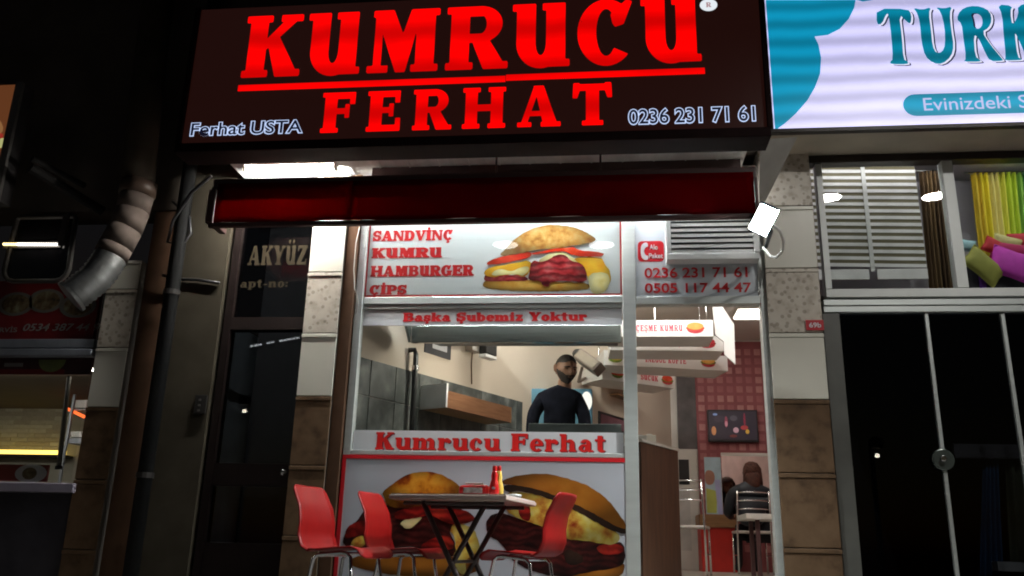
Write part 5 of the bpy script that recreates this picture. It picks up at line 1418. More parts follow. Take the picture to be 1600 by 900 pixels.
# ================================================================== apartment door
ad = thing('apartment_door', 'dark apartment entrance door with faint gold name letters on its transom glass', 'door', (-2.7, .05, 0))
dx0, dx1 = -2.986, -2.267 + .1
zt0, zt1 = 2.152, 3.47
M_adframe = mat('entrance_frame', (.010, .0065, .006), .6, var=.2, spec=.08)
boxpart(ad, 'jamb', M_adframe, dx0, dx0 + .06, .02, .12, 0, zt1)
boxpart(ad, 'jamb', M_adframe, dx1 - .06, dx1, .02, .12, 0, zt1)
boxpart(ad, 'transom_bar', M_adframe, dx0 + .061, dx1 - .061, .02, .12, zt0 - .1, zt0)
boxpart(ad, 'lock_rail', M_adframe, dx0 + .061, dx1 - .061, .03, .11, 0.866, 1.028)
boxpart(ad, 'bottom_panel', M_adframe, dx0 + .061, dx1 - .061, .03, .11, .0, 0.460)
boxpart(ad, 'pane', M_darkglass, dx0 + .061, dx1 - .061, .06, .066, zt0 + .001, zt1)
boxpart(ad, 'pane', M_darkglass, dx0 + .061, dx1 - .061, .06, .066, 1.033, zt0 - .101)
boxpart(ad, 'pane', M_darkglass, dx0 + .061, dx1 - .061, .06, .066, 0.464, 0.861)
boxpart(ad, 'back_wall', mat('hall_dark', (.05, .045, .04), .9), dx0 - .3, dx1 + .3, 1.4, 1.45, 0, zt1)
M_gold = mat('name_letters', (.024, .019, .013), 1.0, var=.1, spec=0)
slab(ad, 'AKYÜZ', (-2.865,2.593,-2.376,2.757), .058, M_gold, 'name_lettering')
slab(ad, 'apt-no:', (-2.906,2.406,-2.510,2.475), .058, M_gold, 'number_lettering')
MB().lathe((-2.364,-0.020,0.964), [(0, -.02), (.02, -.015), (.025, 0), (.02, .015), (0, .02)], 12).build('knob', M_chrome, ad, smooth=True)
cbx = MB().tube([(-3.521,-0.030,2.488), (-3.403,-0.030,2.455), (-3.215,-0.030,2.448), (-3.037,-0.030,2.419)], .012, 6)
tag(cbx.build('wall_cable', M_black, None, smooth=True), 'short black cable crossing the beige wall strip to the apartment door', 'cable')
M_lred_dim = mat('button_grey', (.06, .055, .05), .7)
bell = thing('doorbell_panel', 'small dark doorbell box on the beige wall strip', 'doorbell', (-3.080,-0.030,1.456))
q = (-3.110,1.383,-3.019,1.529)
boxpart(bell, 'box', M_dark, q[0], q[2], -.035, -.011, q[1], q[3], bevel=.004)
for i in range(3):
    MB().box(q[0] + .03, q[0] + .05, -.038, -.0355, q[1] + .02 + i * .04, q[1] + .035 + i * .04).build('button', M_lred_dim, bell.children[0])

# ================================================================== exhaust duct and black downpipe
du = thing('exhaust_duct', 'cream exhaust duct bending down into a silver flexible elbow on the left wall', 'duct', (-3.7, -.3, 2.2))
M_ductd = mat('duct_paint', (.06, .048, .036), .8, var=.2, spec=.1)
M_duct = mat('duct_cream', (.13, .10, .085), .85, var=.25, scale=9, spec=.15)
M_foil = mat('foil_silver', (.2, .2, .195), .5, metal=.8, var=.1, scale=12, bump=.5)
MB().tube([(-3.820,-0.280,5.269), (-3.790,-0.280,4.879), (-3.755,-0.280,3.958), (-3.700,-0.280,3.157)], .128, 20).build('riser', M_ductd, du, smooth=True)
MB().tube([(-3.692,-0.280,3.179), (-3.692,-0.280,3.075)], .138, 20).build('clamp', mat('duct_clamp', (.08, .05, .035), .5), du, smooth=True)
pts = [Vector((-3.691,-0.280,3.069)), Vector((-3.707,-0.280,2.939)), Vector((-3.729,-0.300,2.781)), Vector((-3.772,-0.320,2.631)), Vector((-3.794,-0.330,2.550))]
for i in range(4):
    a, b_ = pts[i], pts[i + 1]
    MB().tube([a, a.lerp(b_, .97)], [.126, .126], 20).build('segment', M_duct, du, smooth=True)
el = [Vector((-3.793,-0.330,2.545)), Vector((-3.817,-0.350,2.450)), Vector((-3.859,-0.380,2.349)), Vector((-3.921,-0.420,2.256)), Vector((-3.972,-0.450,2.192))]
path, rad = [], []
for i in range(4):
    for t in range(6):
        path.append(el[i].lerp(el[i + 1], t / 6)); rad.append(.115 + (.012 if t % 2 else 0))
MB().tube(path, rad, 20).build('flexible_elbow', M_foil, du, smooth=True)
MB().tube([path[-1], path[-1] + (path[-1] - path[-3]) * .9], .135, 20).build('end_ring', M_foil, du)
dpn = thing('downpipe', 'black rainwater downpipe beside the beige wall strip', 'pipe', (-3.45, -.08, 0))
MB().tube([(-3.384, -.1, 0), (-3.384, -.1, 3.6), (-3.384, -.1, 7)], .055, 14).build('pipe', mat('pipe_black', (.01, .01, .01), .85, spec=.1), dpn, smooth=True)
for z in (.9, 2.3, 3.6):
    MB().tube([(-3.384, -.1, z), (-3.384, -.1, z + .04)], .064, 14).build('clamp', M_dark, dpn)
cbx = MB().tube([(-3.086,-0.300,3.216), (-3.281,-0.200,3.127), (-3.434,-0.150,2.904), (-3.468,-0.120,2.737), (-3.352,-0.100,2.715), (-3.296,-0.100,2.812), (-3.326,-0.100,2.949), (-3.487,-0.100,3.091)], .014, 6)
tag(cbx.build('looped_cable', M_black, None, smooth=True), 'black cable looping from the sign end down past the exhaust duct', 'cable')

# ================================================================== left neighbour shop
M_frdark = mat('left_frame', (.04, .036, .036), .7, var=.2, spec=.15)
# light box at the top left
lb = thing('left_light_box', 'small projecting light box with a food picture at the top left edge', 'sign', (-4.647,-0.600,3.418))
lx1_ = -4.614; lz0_, lz1_ = 2.919, 3.939
boxpart(lb, 'housing', M_frdark, lx1_ - 1.2, lx1_, -.57, -.45, lz0_, lz1_, bevel=.004)
boxpart(lb, 'frame', mat('box_frame', (.12, .11, .10), .5), lx1_ - .06, lx1_, -.60, -.571, lz0_, lz1_)
boxpart(lb, 'face', emit('left_face', (.14, .045, .015), .8), lx1_ - 1.2, lx1_ - .061, -.59, -.571, lz0_ + .02, lz1_ - .02)
def lbp(u, v): return (lx1_ - .06 - u, lz0_ + (lz1_ - lz0_) * v)
picture(lb, 'food_picture', [(smooth_poly([lbp(.0, .1), lbp(.4, .1), lbp(.4, .5), lbp(.0, .42)], 1), emit('lb_green', (.10, .30, .03), .8)),
                             (smooth_poly([lbp(.0, .4), lbp(.4, .45), lbp(.4, .56), lbp(.0, .55)], 1), emit('lb_pale', (.5, .5, .2), .8)),
                             (smooth_poly([lbp(.0, .55), lbp(.08, .7), lbp(.3, .78), lbp(.4, .6), lbp(.2, .5)], 2), emit('lb_bun', (.3, .14, .05), .8)),
                             (smooth_poly([lbp(.01, .5), lbp(.3, .5), lbp(.3, .56), lbp(.02, .57)], 1), emit('lb_red', (.35, .03, .02), .8))], -.5905)
# awning arms
for i, (a, b_) in enumerate((((-4.396,-0.600,3.182), (-4.080,-0.100,3.019)), ((-4.440,-0.550,3.283), (-4.242,-0.150,3.227)))):
    if i == 0: abk = thing('awning_bracket', 'dark slanted awning bracket of two rods on the left wall', 'bracket', b_)
    MB().tube([a, Vector(a).lerp(Vector(b_), .5), b_], (.04, .025)[i], 8).build('arm', M_dark, abk)
# glazed hood; glowing beads stand in for the reflection of an LED strip
gh_ = thing('glass_hood', 'dark rounded glass panel with an LED strip reflection built as glowing beads over the left counter', 'display hood', (-4.631,-0.100,2.695))
M_hframe = mat('hood_frame', (.07, .06, .055), .5)
q = (-4.836,2.425,-4.280,2.979)
rc = []
for cx_, cz_, a0 in ((q[2] - .05, q[3] - .03, 0), (q[0] + .05, q[3] - .03, 90), (q[0] + .1, q[1] + .1, 180), (q[2] - .1, q[1] + .1, 270)):
    rr = .03 if a0 < 180 else .1
    rc += [(cx_ + rr * math.cos(R(a0 + t)), cz_ + rr * math.sin(R(a0 + t))) for t in (0, 30, 60, 90)]
MB().tube([(x, -.1, z) for x, z in rc] + [(rc[0][0], -.1, rc[0][1])], .02, 8).build('frame', M_hframe, gh_, smooth=True)
MB().prism(rc, -.09, -.08).build('panel', mat('hood_black', (.012, .011, .012), .12, var=.1), gh_)
boxpart(gh_, 'post', M_hframe, -4.389, -4.339, -.14, -.121, 2.715, 2.993)
for i in range(24):
    p_ = Vector((-4.866,-0.120,2.738)).lerp(Vector((-4.397,-0.120,2.729)), i / 23)
    MB().lathe(tuple(p_), [(0, -.013), (.011, -.009), (.014, 0), (.011, .009), (0, .013)], 8).build('reflection_bead', emit('reflection_glow', (1, .95, .85), 3.5) if i > 5 else emit('reflection_warm', (1, .8, .35), 2.5), gh_)
boxpart(gh_, 'bead_rail', M_hframe, -4.889, -4.386, -.105, -.101, 2.708, 2.763)
# red menu fascia with plates
lf = thing('left_menu_fascia', 'dim red fascia with plate pictures and a telephone number over the left shop window', 'sign', (-4.527,-0.020,2.179))
q = (-5.145,1.969,-3.967,2.454)
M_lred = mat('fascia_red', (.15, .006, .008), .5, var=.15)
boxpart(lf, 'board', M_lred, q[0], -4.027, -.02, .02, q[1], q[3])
for cx_, cz_ in ((-4.737, 2.260), (-4.200, 2.241), (-4.482, 2.285)):
    el_ = lambda r_, k_: [(cx_ + .155 * r_ * math.cos(R(a)), cz_ + .10 * r_ * math.sin(R(a))) for a in range(0, 360, 15)]
    picture(lf, 'plate_picture', [(el_(1, 1), mat('plate_pale', (.12, .11, .095), .5)), (el_(.78, 1), blotch('plate_food', [(.02, .015, .01), (.12, .08, .04), (.2, .2, .12)], .5, 14))], -.021)
sans(lf, '0534 387 44 9', (-4.630,2.037,-3.984,2.095), -.0225, mat('fascia_text', (.2, .19, .18), .6), bold=.01, shear=.25)
sans(lf, 'SERVİS', (-4.903,2.027,-4.683,2.064), -.0225, MATS['fascia_text'], bold=.01)
# shutter rails and picture band
rl = thing('shutter_housing', 'grey metal shutter rails under the red fascia of the left shop', 'shutter', (-4.394,-0.050,1.883))
M_lsteel = mat('left_steel', (.26, .28, .32), .4, metal=.4, var=.15)
x0_, x1_ = -5.102, -3.982
boxpart(rl, 'rail', M_lsteel, x0_, x1_, -.06, .02, 1.888, 1.961, bevel=.006)
boxpart(rl, 'rail', M_lsteel, x0_, x1_, -.08, .02, 1.822, 1.878, bevel=.008)
bd = thing('bowl_picture_band', 'dark red band with a green bowl picture above the left shop window', 'sign', (-4.405,0.000,1.766))
boxpart(bd, 'band', mat('band_dark', (.05, .015, .018), .5, var=.3), x0_, -4.017, .005, .03, 1.689, 1.828)
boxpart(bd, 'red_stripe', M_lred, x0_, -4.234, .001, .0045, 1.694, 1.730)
cx_, cz_ = -4.348, 1.807
picture(bd, 'bowl_picture', [([(cx_ + .115 * math.cos(R(a)), cz_ + .1 * math.sin(R(a))) for a in range(180, 361, 15)], blotch('bowl_green', [(.12, .14, .07), (.2, .24, .08)], .5, 12))], .0005)
boxpart(bd, 'white_label', mat('fascia_text', (.4, .4, .4)), -4.750, -4.592, .001, .004, 1.750, 1.781)
# inside of the left shop
LZ0, LZ1 = 0.870, 1.689
struct('left_shop_floor', MB().box(-9, -4.0, .06, 3.0, .1, .26), M_floor)
lw = struct('left_shop_wall', MB().box(-9, -3.6, 2.3, 2.4, .2, 2.5), mat('mortar_pale', (.34, .33, .28), .9))
struct('left_shop_ceiling', MB().box(-9, -3.6, .06, 2.4, 1.768, 1.768 + .1), mat('ceiling_dark', (.08, .06, .04), .8))
struct('left_shop_side', MB().box(-3.72, -3.6, .3, 2.3, .2, 2.5), mat('side_grey', (.2, .21, .2), .8))
bmats = [blotch('pale_brick_%d' % i, [c, tuple(k_ * 1.2 for k_ in c)], .85, 18, bump=.2) for i, c in enumerate(((.36, .35, .29), (.42, .41, .35), (.32, .30, .25)))]
bproto = [None] * 3
bx0_, bx1_ = -6.639, -5.651
row, z = 0, 1.331
while z < 2.035:
    x = bx0_ - (.12 if row % 2 else 0)
    while x < bx1_ - .05:
        kk = random.randrange(3)
        if bproto[kk] is None:
            bproto[kk] = MB().box(.002, .188, 2.285, 2.2995, .002, .043).build('brick', bmats[kk], lw, bevel=.003); bproto[kk].location = (x, 0, z)
        else:
            c = bproto[kk].copy(); COL.objects.link(c); c.location = (x, random.uniform(-.003, .003), z)
        x += .19
    z += .045; row += 1
ledl = thing('led_strip', 'glowing warm yellow light strip at the foot of the pale brick wall', 'light strip', (-5.933,2.200,1.321))
a, b_ = Vector((-6.474,2.150,1.349)), Vector((-5.520,2.150,1.289))
MB().box(a.x, b_.x, 2.13, 2.16, b_.z - .012, b_.z + .03).build('strip', emit('led_yellow', (1.0, .66, .13), 3.0), ledl)
MB().box(a.x, b_.x, 2.12, 2.28, b_.z - .04, b_.z - .013).build('ledge', M_frdark, ledl)
lcl = thing('left_ceiling_lamp', 'warm white lamp strip under the ceiling of the left shop', 'lamp', (-5, .9, 1.9))
zc_ = 1.768
boxpart(lcl, 'diffuser', emit('left_lamp_glow', (1.0, .93, .82), 36.0), -6.4, -4.05, .07, .12, zc_ - .03, zc_ - .012)
boxpart(lcl, 'channel', M_frdark, -6.42, -4.03, .062, .13, zc_ - .0115, zc_ - .001)
nt_ = MB().tube([(-5.216,1.600,1.664), (-4.844,1.300,1.548)], .015, 8)
tag(nt_.build('orange_light_tube', emit('orange_neon', (1.0, .14, .03), 1.8), None), 'short glowing orange light tube inside the left shop', 'light tube')
for i, (bb, lab) in enumerate((((-5.040,1.646,-4.904,1.707), 'upper white box on the shelf inside the left shop'), ((-5.033,1.369,-4.899,1.411), 'lower white box on the shelf inside the left shop'))):
    o = thing('white_carton', lab, 'carton', (bb[0], 1.5, bb[1]))
    MB().box(bb[0], bb[2], 1.4, 1.6, bb[1], bb[3]).build('body', mat('carton_white', (.7, .72, .7), .6), o, bevel=.004)
    MB().box(bb[0] - .003, bb[2] + .003, 1.397, 1.603, bb[3] + .001, bb[3] + .012).build('lid', MATS['carton_white'], o)
rk = thing('steel_rack', 'grey steel rack holding white cartons inside the left shop', 'rack', (-5.014,1.500,1.340))
for bb in ((-5.030,1.314,-4.864,1.362), (-5.049,1.626,-4.895,1.638)):
    MB().box(bb[0], bb[2] + .1, 1.39, 1.7, bb[1] - .002 if bb[3] - bb[1] < .05 else bb[3] - .02, bb[3] - .004).build('shelf', M_lsteel, rk)
for x_ in (-5.025, -4.854 + .08):
    MB().box(x_ - .012, x_ + .012, 1.37, 1.389, .26, 1.95).build('upright', M_lsteel, rk)
ml = thing('window_mullion', 'slanted grey mullion post of the left shop window', 'mullion', (-4.161,0.020,1.123))
MB().tube([(-4.197,0.020,1.678), (-4.150,0.020,0.979)], .018, 8).build('post', mat('mullion_grey', (.09, .085, .07), .5), ml)
MB().tube([(-4.152,0.020,0.988), (-4.150,0.020,0.964)], .026, 8).build('foot', M_frdark, ml)
tag(MB().box(-9, -4.04, .03, .034, 0.880, 1.679).build('left_shop_glass', M_glass, None), 'clear window glass of the left neighbour shop', 'glass')
lc_ = thing('left_counter', 'dark counter with lilac ledge and a red plate picture front under the left shop window', 'counter', (-4.6, .0, 0))
xr_ = -3.917
boxpart(lc_, 'body', mat('counter_dark', (.035, .032, .042), .6, var=.2), -9, xr_ - .03, -.06, .3, 0, 0.781)
boxpart(lc_, 'ledge', mat('ledge_lilac', (.30, .27, .34), .5), -9, xr_, -.12, .3, 0.784, 0.853, bevel=.006)
zr0, zr1 = 0.872, 0.996
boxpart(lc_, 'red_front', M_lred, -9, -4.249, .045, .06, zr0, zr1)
cx_, cz_ = -4.385, 0.930
picture(lc_, 'plate_picture', [([(cx_ + .13 * math.cos(R(a)), cz_ + .07 * math.sin(R(a))) for a in range(0, 360, 15)], mat('plate_lit', (.4, .39, .38), .5)),
                               ([(cx_ - .01 + .06 * math.cos(R(a)), cz_ + .045 * math.sin(R(a))) for a in range(0, 360, 15)], MATS['plate_food'])], .044)

# ================================================================== right neighbour shop
M_wframe = mat('white_window_frame', (.66, .68, .66), .4, var=.04)
rwz0, rwz1 = 2.332, 3.354
rf = thing('display_window_frame', 'white framed twin display window above the dark glass doors on the right', 'window frame', (2.5, 0, rwz0))
RX0w, RXm0, RXm1, RX1w = 1.582, 2.493, 2.570, 4.6
boxpart(rf, 'stile', M_wframe, RX0w, RX0w + .045, -.03, .05, rwz0, rwz1 + .10, bevel=.003)
boxpart(rf, 'stile', M_wframe, RXm0, RXm1, -.035, .05, rwz0, rwz1 + .10, bevel=.003)
boxpart(rf, 'stile', M_wframe, RX1w, RX1w + .06, -.03, .05, rwz0, rwz1 + .10)
boxpart(rf, 'bottom_rail', M_wframe, RX0w, RX1w, -.03, .05, rwz0 - .065, rwz0 - .002, bevel=.004)
boxpart(rf, 'head_rail', mat('head_rail', (.25, .25, .27), .5), RX0w + .046, RX1w, .0, .05, rwz1 + .0, rwz1 + .085)
boxpart(rf, 'pane', M_glass, RX0w + .046, RXm0 - .001, .0, .004, rwz0, rwz1 - .001)
boxpart(rf, 'pane', M_glass, RXm1 + .001, RX1w - .001, .0, .004, rwz0, rwz1 - .001)
rr_ = thing('door_head_rail', 'long aluminium head rail above the dark glass doors', 'rail', (2.9, 0, 2.164))
boxpart(rr_, 'rail', M_alu, 1.554, RX1w, -.04, .06, 2.203, 2.246, bevel=.004)
boxpart(rr_, 'rail', M_alu, 1.554, RX1w, -.03, .06, 2.155, 2.200, bevel=.004)
# display niche
M_niche = mat('niche_wall', (.42, .40, .44), .7, var=.05)
struct('display_back', MB().box(1.5, 4.7, .62, .66, rwz0 - .06, rwz1 + .115), M_niche)
struct('display_floor', MB().box(1.5, 4.7, .06, .619, rwz0 - .09, rwz0 - .03), mat('niche_floor', (.16, .13, .11), .4, var=.1))
struct('display_ceiling', MB().box(1.5, 4.7, .06, .619, rwz1 + .09, rwz1 + .115), M_niche)
struct('display_side', MB().box(1.5, 1.54, .06, .619, rwz0 - .03, rwz1 + .089), M_niche)
dlp = thing('display_fill_lamp', 'added unseen lamp strip that brightens the curtain display window', 'lamp', (3, .1, rwz1 + .14))  # added lamp behind the head rail, lifts the brightness of the display
boxpart(dlp, 'diffuser', emit('display_fill_glow', (1.0, .97, .95), 18.0), 1.62, 4.55, .06, .095, rwz1 + .06, rwz1 + .072)
boxpart(dlp, 'channel', M_offwhite, 1.6, 4.57, .055, .1, rwz1 + .073, rwz1 + .082)
# zebra blind
zb = thing('zebra_blind', 'striped white and olive roller blind in the left display window', 'blind', (1.9, .12, 2.5))
bx0_, bx1_ = 1.603, 2.393
bz0_, bz1_ = 2.588, 3.419
M_slw, M_slo = mat('blind_white', (.72, .71, .72), .6), mat('blind_olive', (.15, .13, .075), .7)
n_ = 15
for i in range(n_):
    z0 = bz0_ + (bz1_ - bz0_) * i / n_; z1 = bz0_ + (bz1_ - bz0_) * (i + 1) / n_; zm = z0 + (z1 - z0) * .48
    dz = -.02
    for (a_, c_, m_, yy) in ((z0, zm, M_slw, .22), (zm, z1, M_slo, .224)):
        MB().hexa([(bx0_, yy, a_), (bx1_, yy, a_ + dz), (bx1_, yy, c_ + dz), (bx0_, yy, c_), (bx0_, yy + .003, a_), (bx1_, yy + .003, a_ + dz), (bx1_, yy + .003, c_ + dz), (bx0_, yy + .003, c_)]).build('slat', m_, zb)
xm = 2.000
boxpart(zb, 'centre_strip', mat('blind_strip', (.6, .6, .6), .5), xm - .015, xm + .015, .21, .216, bz0_ - .05, bz1_)
boxpart(zb, 'bottom_bar', M_slw, bx0_, xm - .03, .215, .23, bz0_ - .11, bz0_ - .03)
boxpart(zb, 'bottom_bar', M_slw, xm + .03, bx1_, .215, .23, bz0_ - .11, bz0_ - .03)
boxpart(zb, 'head_tube', M_slw, bx0_, bx1_, .21, .26, bz1_ + .002, bz1_ + .05)
def curtain(name, label, x0, x1, xb0, xb1, y, z0, z1, cols, folds, amp=.025):
    t = thing(name, label, 'curtain', ((x0 + x1) / 2, y, z0))
    n = len(cols)
    for i in range(n):
        u0, u1 = i / n, (i + 1) / n
        def fn(u, v, u0=u0, u1=u1):
            w = u0 + (u1 - u0) * u
            xa, xb = x0 + (x1 - x0) * w, xb0 + (xb1 - xb0) * w
            return (xb + (xa - xb) * v, y + amp * math.sin(w * folds * 2 * math.pi + .5 * math.sin(3 * v)), z0 + (z1 - z0) * v)
        MB().grid(fn, max(6, int(folds * 10 / n)), 8).build('curtain_panel', cols[i], t, smooth=True, solid=.003)
    MB().tube([(min(x0, x1) - .05, y, z1 + .012), (max(x0, x1) + .05, y, z1 + .012)], .01, 8).build('rod', M_chrome, t)
    return t
M_cbrown = [mat('curtain_brown_%d' % i, c, .75, var=.2, scale=6, stretch=(6, 1, .3)) for i, c in enumerate(((.10, .055, .02), (.15, .09, .035)))]
curtain('brown_curtain', 'brown pleated curtain beside the striped blind', 2.444, 2.626, 2.412, 2.605, .28, rwz0 - .02, rwz1 + .02, [M_cbrown[0], M_cbrown[1], M_cbrown[0], M_cbrown[1]], 6, .02)
YC = [mat('curtain_col_%d' % i, c, .7, var=.12, scale=5, stretch=(6, 1, .3)) for i, c in enumerate(((.55, .40, .02), (.72, .60, .02), (.70, .62, .18), (.62, .62, .06), (.45, .60, .03), (.22, .45, .06), (.05, .25, .12), (.01, .10, .45), (.01, .08, .4)))]
curtain('rainbow_curtain', 'bright yellow to green to blue pleated curtain in the right display window', 2.887, 3.479, 2.864, 3.410, .42, rwz0 + .12, rwz1 + .06, YC, 14, .02)
# cushions and bed
bed = thing('display_bed', 'dark covered display bed under the heap of cushions', 'bed', (3.3, .4, rwz0 - .03))
boxpart(bed, 'mattress', mat('bed_dark', (.02, .018, .026), .8), 2.685, 4.6, .22, .6, rwz0 - .028, 2.589, bevel=.02)
boxpart(bed, 'cover_fold', mat('bed_purple', (.12, .02, .3), .7), 2.747, 2.788, .19, .219, rwz0 - .028, 2.536, bevel=.006)
def cushion(label, c, w, h, t, rot, col, lean=0):
    o = thing('cushion', label, 'cushion', c, 'cushions heaped in the right display window')
    m = mat('cushion_%s' % label.split()[0], col, .7, var=.12, scale=14, bump=.15)
    bm_ = MB()
    N = 12
    Mx = Matrix.Rotation(R(rot), 3, 'Y') @ Matrix.Rotation(R(lean), 3, 'Z')
    for s in (-1, 1):
        def fn(u, v, s=s):
            a, b_ = (u - .5) * 2, (v - .5) * 2
            puff = max(0, (1 - a * a) * (1 - b_ * b_)) ** .4
            pin = 1 - .10 * (1 - abs(a)) * abs(b_) ** 2 - .0
            pin2 = 1 - .10 * (1 - abs(b_)) * abs(a) ** 2
            p = Vector((a * w / 2 * pin2 * 1.0, s * t / 2 * puff, b_ * h / 2 * pin))
            return tuple(Vector(c) + Mx @ p)
        bm_.grid(fn, N, N)
    bm_.build('cover', m, o, smooth=True)
    pts = []
    for k_ in range(33):
        a = k_ / 32 * 4
        i = int(a) % 4; f = a - int(a)
        e = [(-1, -1), (1, -1), (1, 1), (-1, 1)]
        p0, p1 = e[i], e[(i + 1) % 4]
        uu, vv = p0[0] + (p1[0] - p0[0]) * f, p0[1] + (p1[1] - p0[1]) * f
        pts.append(Vector(c) + Mx @ Vector((uu * w / 2 * (1 - .1 * (1 - abs(vv)) * abs(uu) ** 2), 0, vv * h / 2 * (1 - .1 * (1 - abs(uu)) * abs(vv) ** 2))))
    MB().tube(pts, .005, 6).build('piping', m, o, smooth=True)
    return o
cushion('olive green cushion leaning at the left of the display bed', (2.764,0.140,2.547), .30, .17, .1, 42, (.33, .33, .07), 8)
cushion('magenta pink cushion in front of the display bed', (2.979,0.150,2.557), .33, .22, .12, 24, (.58, .05, .50), -6)
cushion('crimson wide cushion behind the magenta one', (3.075,0.240,2.682), .42, .13, .1, 8, (.42, .01, .10))
cushion('scarlet small cushion between the olive and crimson cushions', (2.917,0.250,2.729), .18, .12, .08, 30, (.5, .02, .03))
cushion('cream small cushion peeping out behind the scarlet one', (3.028,0.300,2.786), .2, .1, .07, 18, (.55, .52, .22))
cushion('ruby small cushion at the back right of the heap', (3.150,0.330,2.811), .2, .12, .07, -5, (.5, .02, .04))
cushion('turquoise pale cushion at the far left of the heap', (2.734,0.300,2.765), .12, .09, .06, 10, (.3, .5, .55))
# dark glass doors
gd = thing('glass_doors', 'dark unlit glass doors with thin chrome mullions on the right', 'glass door', (2.9, 0, 0))
gz1 = 2.153
xa, xb = 2.265, 2.780
boxpart(gd, 'jamb', mat('jamb_grey', (.10, .10, .09), .5), 1.546, 1.661, -.02, .06, 0, gz1)
jx = 1.661
for q0, q1 in ((jx + .001, xa - .014), (xa + .014, xb - .014), (xb + .014, 4.6)):
    boxpart(gd, 'pane', M_darkglass, q0, q1, .01, .018, .02, gz1)
for x_ in (xa, xb):
    MB().box(x_ - .0125, x_ + .0125, -.01, .03, .0, gz1).build('mullion', M_alu, gd, bevel=.003)
hc_ = Vector((2.258,-0.030,1.118))
lk = MB()
lk.tube([(hc_.x, hc_.y, hc_.z), (hc_.x, .008, hc_.z)], .072, 24)
o = lk.build('round_lock_plate', mat('lock_green_glass', (.10, .12, .11), .2, metal=.5), gd, bevel=.006)
MB().tube([(hc_.x - .01, -.06, hc_.z + .005), (hc_.x - .01, -.0305, hc_.z + .005)], .02, 14).build('lock_knob', M_chrome, gd, bevel=.004)
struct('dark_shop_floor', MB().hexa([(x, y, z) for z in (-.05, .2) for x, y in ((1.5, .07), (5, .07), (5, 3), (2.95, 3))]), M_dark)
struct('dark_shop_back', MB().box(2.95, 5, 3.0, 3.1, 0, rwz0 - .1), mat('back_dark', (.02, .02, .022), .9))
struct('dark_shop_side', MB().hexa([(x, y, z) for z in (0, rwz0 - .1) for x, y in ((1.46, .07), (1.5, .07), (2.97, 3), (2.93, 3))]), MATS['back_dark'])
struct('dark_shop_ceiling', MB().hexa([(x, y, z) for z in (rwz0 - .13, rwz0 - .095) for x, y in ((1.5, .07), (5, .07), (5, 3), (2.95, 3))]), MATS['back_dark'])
tag(MB().box(2.492, 4.6, .4, .44, 1.176, 1.277).build('display_bar', mat('bar_grey', (.12, .11, .11), .5), None), 'grey horizontal bar behind the dark glass doors', 'bar')
curtain('blue_drape', 'dim blue drape hanging from the bar behind the dark glass', 2.716, 2.813, 2.579, 2.741, .47, .3, 1.178, [mat('drape_blue', (.03, .10, .2), .8)], 4, .02)
curtain('green_drape', 'dim olive drape beside the blue drape behind the dark glass', 2.866, 3.163, 2.792, 3.130, .47, .3, 1.178, [mat('drape_olive', (.10, .11, .06), .8)], 5, .02)
tag(MB().box(2.668, 4.2, .35, .45, 0.403, 0.466).build('low_rail', M_offwhite, None), 'pale low rail behind the dark glass at the bottom right', 'rail')

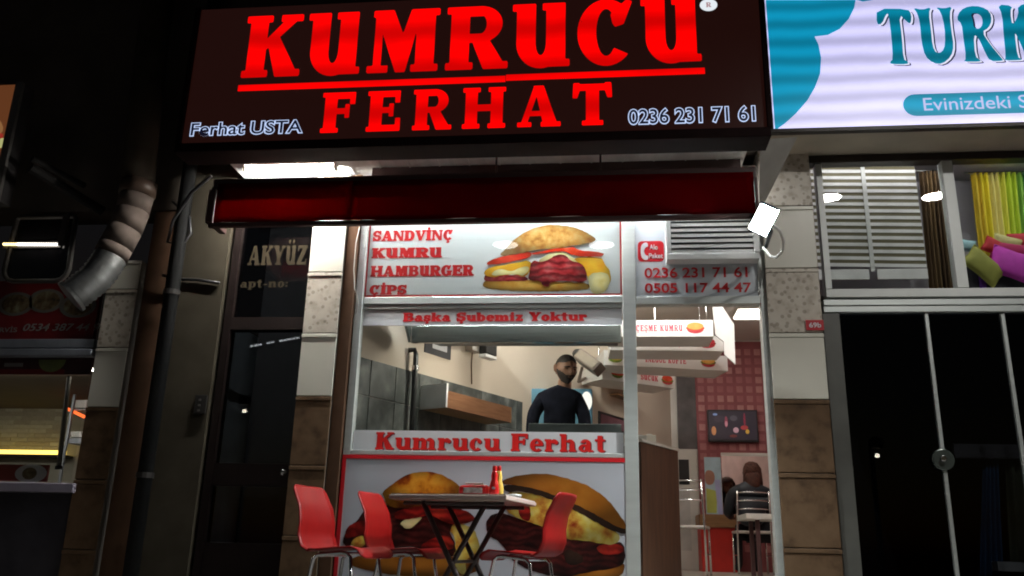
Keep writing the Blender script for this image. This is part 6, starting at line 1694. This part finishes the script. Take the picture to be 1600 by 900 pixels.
# ================================================================== street lamps seen as reflections in the glass
M_pend = [emit('pendant_glow_%d' % i, (1.0, .97, .92), s) for i, s in enumerate((240.0, 240.0))]
wire = MB()
for i, (p_, lab) in enumerate((((2.312,2.400,4.050), 'left lamp of the pair reflected in the blind window'), ((3.364,2.400,4.042), 'right lamp of the pair reflected in the blind window'))):
    x_, z_ = p_[0], p_[2]
    t = thing('pendant_street_lamp', 'round hanging street lamp, ' + lab, 'street lamp', (x_, -2.4, z_), 'round lamps hung over the pavement')
    MB().lathe((x_, -2.4, z_), [(0, 0), (.10, 0), (.125, .012), (.125, .018)], 24).build('diffuser', M_pend[i], t, smooth=False)
    MB().lathe((x_, -2.4, z_), [(.128, .0), (.13, .03), (.09, .07), (.03, .09), (0, .09)], 24).build('shade', M_dark, t, smooth=True)
    MB().tube([(x_, -2.4, z_ + .09), (x_, -2.4, 5.2)], .008, 6).build('cord', M_black, t)
tag(MB().tube([(-6, -2.4, 5.3), (-2, -2.4, 5.21), (2, -2.4, 5.2), (7, -2.4, 5.3)], .012, 6).build('suspension_wire', M_black, None), 'dark suspension wire carrying the round street lamps', 'wire')
# street across the road, seen only mirrored in the dark glass
for i, (p_, lab) in enumerate((((5.081,11.000,2.319), 'mirrored in the dark glass doors on the right'), ((-7.585,11.000,3.091), 'mirrored in the apartment door glass'))):
    t = thing('street_lamp', 'tall street lamp across the road, ' + lab, 'street lamp', (p_[0], -11, -1.15), 'street lamps across the road')
    MB().tube([(p_[0], -11.3, -1.15), (p_[0], -11.3, p_[2] + .3), (p_[0], -11.0, p_[2] + .36)], [.06, .045, .03], 10).build('pole', M_dark, t, smooth=True)
    MB().box(p_[0] - .12, p_[0] + .12, -11.08, -10.85, p_[2] + .14, p_[2] + .34).build('lamp_head', M_dark, t, bevel=.03)
    MB().lathe((p_[0], -10.95, p_[2]), [(0, -.03), (.035, -.025), (.05, 0), (.035, .04), (0, .05)], 14).build('globe', emit('street_glow', (1, .9, .7), 22), t, smooth=True)
sl = thing('light_string', 'string of small white lights across the road mirrored in the apartment door', 'light string', (-9, -11, 2))
a_, b2 = Vector((-7.640,11.000,4.504)), Vector((-6.554,11.000,4.699))
for k_ in range(12):
    if k_ in (3, 6): continue
    q0, q1 = a_.lerp(b2, k_ / 12), a_.lerp(b2, (k_ + .7) / 12)
    MB().tube([(q0.x, -11, q0.z), (q1.x, -11, q1.z)], .02, 6).build('light_segment', emit('string_glow', (.9, .95, 1), 8), sl)
MB().tube([(a_.x, -11.03, a_.z + .03), (b2.x, -11.03, b2.z + .03)], .008, 5).build('wire', M_black, sl)
for o in list(bpy.data.objects):
    if '_o' in o: del o['_o']
